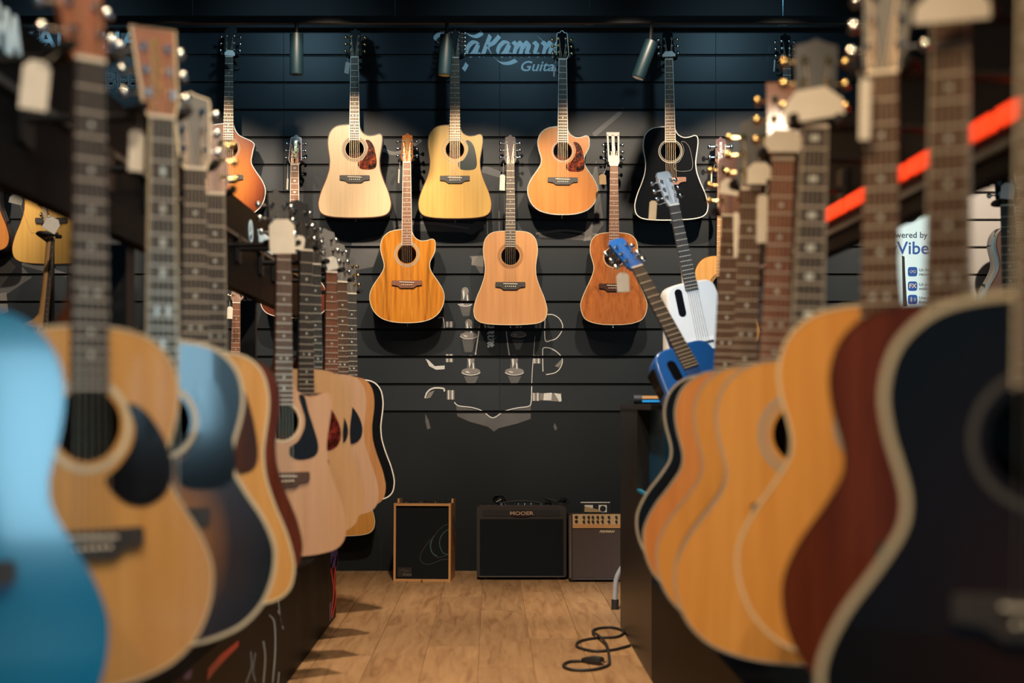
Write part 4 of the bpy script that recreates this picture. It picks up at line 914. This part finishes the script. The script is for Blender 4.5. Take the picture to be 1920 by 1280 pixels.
# 2 black, wide
a = amp('guitar_amplifier', 'wide black amplifier with oval badge, middle of the floor row', 978, 1087, 360, 0)
w, h, d = .470, .385, .26
Mz = Matrix.Identity(4)
MB().prism(rrect(-w/2, w/2, .012, h, .016, 4)[::-1], .004, d).put('cabinet', VINYL, a, 35)
MB().prism(rrect(-w/2+.017, w/2-.017, .022, h-.068, .003, 2)[::-1], -.001, .006).put('grille', GRILL, a)
MB().box((-w/2+.014, -.003, .016), (w/2-.014, .006, .021)).put('trim_strip', plain('trim_brown', (0.10, 0.085, 0.08), 0.4), a)
MB().box((-w/2+.032, .001, h-.052), (w/2-.032, .006, h-.022)).put('badge_panel', BLACKS, a)
bd = MB().prism(ell(0, h-.038, .062, .017, 28), -.004, .003).put('badge', plain('badge_dark', (0.030, 0.016, 0.012), 0.3), a)
put('badge_lettering', text_mesh('MOOER', .026, .0004, .0009, 0, 1.35), plain('badge_letter', (0.42, 0.30, 0.22), 0.35, 0.3), bd, (0, -.0046, h-.038))
MB().box((-w/2+.02, .02, h-.001), (w/2-.02, .12, h+.004)).put('control_panel', plain('panel_dark_brown', (0.06, 0.042, 0.035), 0.4), a)
hd = MB().tube(spline([(-.105, .05, h+.004), (-.103, .05, h+.014), (-.06, .05, h+.022), (0, .05, h+.026), (.06, .05, h+.022), (.103, .05, h+.014), (.105, .05, h+.004)], 5), .0048, 8).put('handle', RUBBER, a, 50)
for sg in (-1, 1): MB().box((sg*.105-.006, .042, h+.003), (sg*.105+.006, .058, h+.017)).put('handle_bracket', CHROME, hd)
for k in range(12):
    x = -.19+k*.0345; MB().cyl((x, .085, h+.004), (x, .085, h+.015), .006, 10).put('knob', CHROME if k in (3, 5, 6, 7) else BLACKS, a, 40)
for sx in (-1, 1):
    for y in (.03, d-.03): MB().cyl((sx*.19, y, 0.001), (sx*.19, y, .013), .016, 10).put('foot', RUBBER, a, 40)
amp2 = a.matrix_world.copy()
# 3 brown with gold panel
a = amp('guitar_amplifier', 'brown amplifier with gold knob panel beside the cabinet', 1122, 1091, 363, 0)
w, h, d = .300, .352, .25; BROWN = plain('grille_brown', (0.052, 0.034, 0.031), 0.7, var=0.15, scale=420, bump=0.2); VBR = plain('vinyl_brown', (0.034, 0.024, 0.023), 0.5, bump=0.2, scale=300)
MB().prism(rrect(-w/2, w/2, .008, h, .008, 3)[::-1], .006, d).put('cabinet', VBR, a, 35)
MB().box((-w/2+.018, -.001, .022), (w/2-.006, .008, h-.076)).put('grille', BROWN, a)
MB().box((-w/2+.018, -.002, .014), (w/2-.006, .008, .020)).put('trim_strip', MATS['trim_brown'], a)
gp = MB().box((-w/2+.018, -.004, h-.074), (w/2-.006, .008, h-.002)).put('control_panel', plain('gold_panel', (0.62, 0.42, 0.22), 0.35, 0.25), a)
MB().box((-w/2+.018, -.006, h-.074), (w/2-.006, -.004, h-.054)).put('wood_strip', OAK_TRIM_X, gp)
km = MB().cyl((0, -.004, 0), (0, -.014, 0), .0072, 12, .0058).add([(-.0012, -.0142, 0), (.0012, -.0142, 0), (.0012, -.0142, .006), (-.0012, -.0142, .006)], [(0, 1, 2, 3)]).mesh('knob')
for k in range(7):
    for zr in (h-.017, h-.040):
        put('knob', km, BLACKS, gp, ([-27,-18,-10,-1,8,20,34][k]/363, 0, zr))
for zr in (h-.018, h-.040): MB().ring((0, 0), .004, .0085, -.007, -.004, 14).cyl((0, -.0035, 0), (0, -.0045, 0), .0045, 10).put('jack', BLACKS, gp, loc=(-.113, 0, zr))
put('lettering', text_mesh('FISHMAN', .0165, .001, .0006, .3, 1.12), plain('gold_letter', (0.72, 0.58, 0.36), 0.35, 0.3), a, (.044, -.003, h-.092))
for sx in (-1, 1):
    for y in (.03, d-.03): MB().cyl((sx*.12, y, 0.001), (sx*.12, y, .010), .014, 10).put('foot', RUBBER, a, 40)
MB().tube([(-w/2+.006, .004, .02), (-w/2+.006, .004, h-.01)], .008, 8).put('corner_guard', MATS['trim_brown'], a, 40)
amp3 = a.matrix_world.copy()
# things on the amplifiers
cc = empty('coiled_cable', amp2 @ Matrix.Translation((-.125, .06, .385))); tag(cc, 'small coil of black cable on the wide black amplifier', 'cable')
pts = []
for i in range(60):
    t = i/59*2*math.pi*3; r = .024+.003*math.sin(t*.7); pts.append((r*math.cos(t)+i*.0003, -.012+i*.0005, .030+r*math.sin(t)*.95))
MB().tube(pts, .0038, 6).put('loop', BLACKG, cc, 50); MB().cyl((-.008, -.02, .020), (.02, -.016, .034), .006, 8).put('plug', BLACKS, cc, 40)
cc = empty('coiled_cable', amp2 @ Matrix.Translation((.185, .09, .390))); tag(cc, 'loose flat loops of black cable hanging over the amplifier corner', 'cable')
pts = []
for i in range(70):
    t = i/69*2*math.pi*3.2; pts.append((.06*math.cos(t)+.006*math.sin(2.3*t), .045*math.sin(t), .010+.020*(i/69)+.008*math.sin(t*1.7)))
MB().tube(pts, .0032, 6).put('loop', BLACKG, cc, 50); MB().tube(spline([(.06, 0, .03), (.075, -.03, .022), (.05, -.05, .008), (.01, -.05, .003)], 5), .0030, 6).put('tail', BLACKS, cc, 50)
lf = empty('leaflet_holder', amp3 @ Matrix.Translation((.0, .10, .353))); tag(lf, 'small black leaflet holder with cards on the brown amplifier', 'holder')
MB().box((-.075, .03, 0), (.075, .036, .055)).put('back_plate', BLACKS, lf); MB().box((-.082, .028, .053), (.072, .038, .058)).put('top_edge', WHITE, lf)
MB().box((-.062, .024, .004), (-.018, .028, .042)).put('card', WHITE, lf); c2 = MB().box((.012, .024, .004), (.055, .028, .042)).put('card', WHITE, lf)
MB().cyl((.034, .0238, .022), (.034, .0232, .022), .016, 16).put('card_print', BLACKS, c2); MB().prism([(-.064, .006), (-.062, .036), (.010, .018), (.030, .004)][::-1], .012, .016).put('leaflet', KRAFT, lf)

# ------------------------------------------------------------------ floor items
def fl(u, v, z=.006): s = (v-VY)/CH; p = px(u, v, s); return Vector((p.x, p.y, z))
q4 = lambda x, y: (700+x/2.976, 850+y/2.976)
path = [(1434,1078),(1400,1088),(1330,1104),(1230,1110),(1140,1086),(1150,1056),(1240,1037),(1360,1030),(1396,1000),(1330,978),(1250,984),(1224,1010),(1260,1042),(1300,1080),(1316,1150),(1308,1190),(1220,1215),(1110,1215),(1060,1192),(1095,1170),(1180,1166)]
org = fl(*q4(1200, 1160), z=0)
pc = empty('power_cord', org); tag(pc, 'black power cord looped on the oak floor with its plug', 'cord')
wp = [fl(*q4(*p)) for p in path]
wp[11].z = .012; wp[12].z = .017; wp[13].z = .010
MB().tube([p-org for p in spline(wp, 6)], .0052, 8).put('cable', RUBBER, pc, 50)
pa, pb = fl(*q4(1165, 1166), z=.011)-org, fl(*q4(1275, 1180), z=.011)-org
MB().tube([pa, pa*.7+pb*.3, pa*.4+pb*.6, pb], [.006, .014, .019, .019], 8).put('plug', BLACKS, pc, 40)
dd = (pb-pa).normalized(); nn = Vector((-dd.y, dd.x, 0))
for sg in (-1, 1): MB().cyl(pb+nn*sg*.008, pb+nn*sg*.008+dd*.019, .0024, 6).put('pin', CHROME, pc)
# chrome tube stand behind the cabinet
f0 = fl(1153, 1142, 0); sd = empty('tube_stand', f0); tag(sd, 'chrome tube stand with black rubber feet behind the cabinet', 'stand')
for dx, dy in ((0, 0), (.44, .10)):
    sg = 1 if dx == 0 else -1
    MB().tube(spline([(dx, dy, .02), (dx+sg*.004, dy, .12), (dx+sg*.022, dy, .17), (dx+sg*.06, dy, .22), (dx+sg*.19, dy, .36)], 4), .0125, 10).put('leg', plain('stand_steel', (0.55, 0.60, 0.65), 0.25, 0.6), sd, 50)
    MB().cyl((dx, dy, 0.0), (dx+sg*.001, dy, .045), .0165, 12).put('rubber_foot', RUBBER, sd, 40)
MB().box((.10, -.06, .355), (.36, .20, .385)).put('seat_pad', BLACKS, sd)

# ------------------------------------------------------------------ poster panel on the right part of the wall
SGN = glow('poster_white', (0.45, 0.80, 0.92), 0.42, (0.55, 0.68, 0.72))
sg0 = Vector((X(1716), D_WALL-.03, Z(660))); sp = empty('poster_panel', sg0); tag(sp, 'backlit pale panel with blue lettering and round icons on the wall', 'sign')
sw, sh_ = (1795-1640)/SW, (660-320)/SW
MB().box((-sw/2, 0, 0), (sw/2, .03, sh_)).put('panel', SGN, sp)
INK = plain('ink_navy', (0.012, 0.035, 0.10), 0.5); INKB = plain('ink_blue', (0.01, 0.10, 0.50), 0.5)
def word(t, u, v, size, mat, bold=.0, align='LEFT', name='lettering', sx=1.0): return put(name, text_mesh(t, size, .0003, bold, 0, sx, align), mat, sp, (X(u)-sg0.x, -.001, Z(v)-sg0.z))
word('Powered by', 1736, 442, .047, INK, .0004, 'RIGHT'); word('HyVibe', 1739, 467, .098, INKB, .0012, 'RIGHT')
for v, t1, t2, ic in ((511, 'Un looper/', 'recorder', None), (538, 'Un processeur', 'multi-effets', 'FX'), (563, 'Une guitare...', 'Enceinte', None)):
    word(t1, 1720, v-4, .0225, INK, .0003); word(t2, 1720, v+4, .0225, INK, .0003)
    ico = MB().prism(rrect(-.0255, .0255, -.0255, .0255, .012, 4), -.002, 0).put('icon', INKB, sp, loc=(X(1708)-sg0.x, 0, Z(v-1)-sg0.z))
    if ic: put('icon_lettering', text_mesh('FX', .034, .0003, .0008), WHITE, ico, (0, -.0026, 0))
    elif v == 511: MB().tube([(x, -.0022, z) for x, z in [(-.017, .004), (-.010, -.008), (0, 0), (.010, .008), (.017, 0), (.010, -.008), (0, 0), (-.008, .008)]], .0018, 5).put('icon_print', WHITE, ico)
    else:
        MB().tube([(x, -.0022, z) for x, z in [(-.014, .008), (-.002, -.006), (-.008, -.015), (-.008, .015), (-.002, .006), (-.014, -.008)]], .0016, 5).put('icon_print', WHITE, ico)
        for r_ in (.008, .014): MB().tube([(.002+r_*math.cos(R(a_)), -.0022, r_*math.sin(R(a_))) for a_ in (-50, -25, 0, 25, 50)], .0015, 5).put('icon_print', WHITE, ico)
MB().prism(ell(X(1703)-sg0.x, Z(402)-sg0.z, .045, .045, 24), -.003, 0).put('knob_print', plain('print_green_black', (0.02, 0.04, 0.035), 0.3), sp)
MB().prism([(X(a_)-sg0.x, Z(b_)-sg0.z) for a_, b_ in [(1688,480),(1693,482),(1694,510),(1697,560),(1698,575),(1690,575)]], -.001, 0).put('neck_print', BLACKS, sp)

# ------------------------------------------------------------------ price tags
def tagpaper(label, u, v, s, w, h, mat=PAPER, yaw=0, roll=0, up=.05, cut=True):
    p = px(u, v, s); o = empty('price_tag', Matrix.Translation(p) @ Euler((0, R(roll), R(yaw))).to_matrix().to_4x4()); tag(o, label, 'tag', 'price tags on the guitars')
    c = w*.25 if cut else .001
    MB().prism([(-w/2, -h/2), (w/2, -h/2), (w/2, h/2-c), (w/2-c, h/2), (-w/2+c, h/2), (-w/2, h/2-c)], -.0005, .0005).put('card', mat, o)
    A, Ra = min(((q[0], q[1]) for q in HANG+ANCH), key=lambda t: (t[0]-p).length)
    sgn = -1 if (Ra.inverted() @ (p-A)).x < 0 else 1
    e = o.matrix_world.inverted() @ (A+Ra @ Vector((sgn*.036, -.012, .016)))
    st = Vector((0, 0, h/2-.006)); md = (st+e)/2-Vector((0, 0, .1*(st-e).length))
    MB().tube([st, md, e], .0007, 5).put('string', BONE, o)
    return o
for a in (('grey paper tag hanging beside the teardrop-pickguard guitar', 66, 160, 1400, .036, .066, PAPER, 20, 6), ('pale tag below the bound square headstock', 256, 282, 1150, .026, .068, PAPER, 30, 2),
          ('large cream card on the rosy cutaway guitar neck', 529, 443, 700, .068, .092, PAPER, 10, -2), ('white tag beside the red-pickguard guitar', 562, 455, 640, .030, .042, PAPER, 30, 10),
          ('white folded tag on the rosy grey-headstock guitar', 622, 493, 545, .042, .044, WHITE, 30, -15), ('small tag on the pale spruce wall guitar', 651, 127, 352, .026, .062, PAPER, 30, 8),
          ('narrow tag by the red-headstock guitar', 539, 345, 352, .012, .060, PAPER, 60, 4), ('narrow tag by the golden koa guitar', 748, 330, 352, .012, .075, PAPER, 60, 4),
          ('tag hanging left of the cedar dreadnought neck', 942, 342, 352, .030, .085, PAPER, 20, 2), ('kraft tag beside the slotted headstock', 1130, 336, 352, .038, .055, KRAFT, 10, -3),
          ('dark narrow tag below the abalone-edged guitar headstock', 1039, 133, 352, .012, .060, PAPER, 50, 3), ('white card across the black wall guitar headstock', 1254, 101, 352, .070, .028, WHITE, 0, -3),
          ('white card on the sunburst wall guitar headstock', 431, 99, 352, .055, .028, WHITE, 0, 5), ('thin tag left of the acoustic bass headstock', 1334, 332, 352, .010, .085, PAPER, 40, 2),
          ('kraft tag hanging from the white moulded guitar', 1224, 394, 478, .030, .075, KRAFT, 10, 4), ('white octagonal tag on the blue guitar head', 1168, 529, 560, .042, .065, WHITE, 0, -4),
          ('cream card on the soundhole guitar headstock', 1524, 195, 1120, .098, .052, PAPER, -8, -8), ('cream card on the reddish-neck guitar headstock', 1470, 264, 990, .072, .042, PAPER, -8, 2),
          ('cream card on the orange amber guitar headstock', 1424, 325, 870, .052, .046, PAPER, -8, 2), ('cream card on the black right rack guitar headstock', 1368, 350, 780, .046, .038, PAPER, -8, 10),
          ('long narrow pale tag on the right rack, nearest the bass', 1381, 440, 800, .014, .105, PAPER, -20, -1), ('long pale tag between two right rack necks', 1429, 410, 900, .022, .100, PAPER, -20, 1),
          ('long pale tag left of the cream-edged guitar neck', 1622, 205, 1340, .016, .085, PAPER, -25, 1), ('big cream card on the red mahogany guitar nut', 1785, 8, 1600, .085, .040, PAPER, -20, 0),
          ('pale label on the low hung wall guitar', 431, 586, 352, .030, .065, PAPER, 20, 2), ('white card on the sideways blond guitar head', 97, 421, 485, .055, .055, WHITE, 15, 30), ('white card on the far right stand guitar head', 1889, 358, 575, .042, .052, WHITE, -10, 8),
          ('dark tag hanging at the upper right dark guitar', 1452, 123, 352, .012, .065, PAPER, 50, 8), ('white tag at the left of the photo under the header', 30, 374, 420, .060, .040, WHITE, 0, 14)):
    tagpaper(*a)

# ------------------------------------------------------------------ ceiling fittings
HOUS = plain('lamp_housing', (0.004, 0.018, 0.027), 0.45)
trk = MB().box((-3.2, 7.02, 2.80), (2.6, 7.055, 2.835)).put('lighting_track', BLACKS); tag(trk, 'thin black lighting track along the top of the wall', 'track')
for lab, u0, v0, u1, v1 in (('cylinder spotlight left of the pale spruce guitar', 556, 64, 556, 140), ('cylinder spotlight beside the twelve-string headstock', 838, 66, 833, 141), ('tilted cylinder spotlight left of the black wall guitar', 1222, 78, 1196, 146)):
    s = 380; a, b = px(u0, v0, s), px(u1, v1, s); o = empty('ceiling_spotlight', a); tag(o, lab, 'spotlight', 'spotlights on the wall track')
    MB().tube([(0, 0, 0), (b-a)*.97, b-a], [.0335, .0335, .031], 24).put('housing', HOUS, o, 40)
    MB().tube([Vector((0, 0, 2.80)) - Vector((0, 0, a.z)) + Vector((0, 0, 0)), (b-a)*.1], .009, 8).put('bracket', BLACKS, o, 40)
    MB().cyl((b-a)*1.0, (b-a)*1.006, .027, 20).put('lens', plain('lens_dark', (0.02, 0.02, 0.02), 0.2), o)
for lab, u in (('ceiling hook leftmost above the sunburst guitar', 361), ('ceiling hook above the koa guitar', 741), ('ceiling hook above the abalone-edged guitar', 1105), ('ceiling hook rightmost near the dark upper guitar', 1468)):
    p = px(u, 39+(u-361)*.004, 372); o = empty('ceiling_hook', p); tag(o, lab, 'hook', 'ceiling hooks')
    MB().tube([(0, 0, 0), (0, 0, CEIL-p.z)], .0022, 6).put('rod', plain('hook_steel', (0.25, 0.45, 0.52), 0.3, 0.6), o); MB().box((-.022, -.012, -.010), (.022, .012, -.002)).put('plate', MATS['hook_steel'], o); MB().tube([(0, 0, 0), (.012, 0, .010), (.004, 0, .018)], .003, 6).put('clip', MATS['hook_steel'], o)
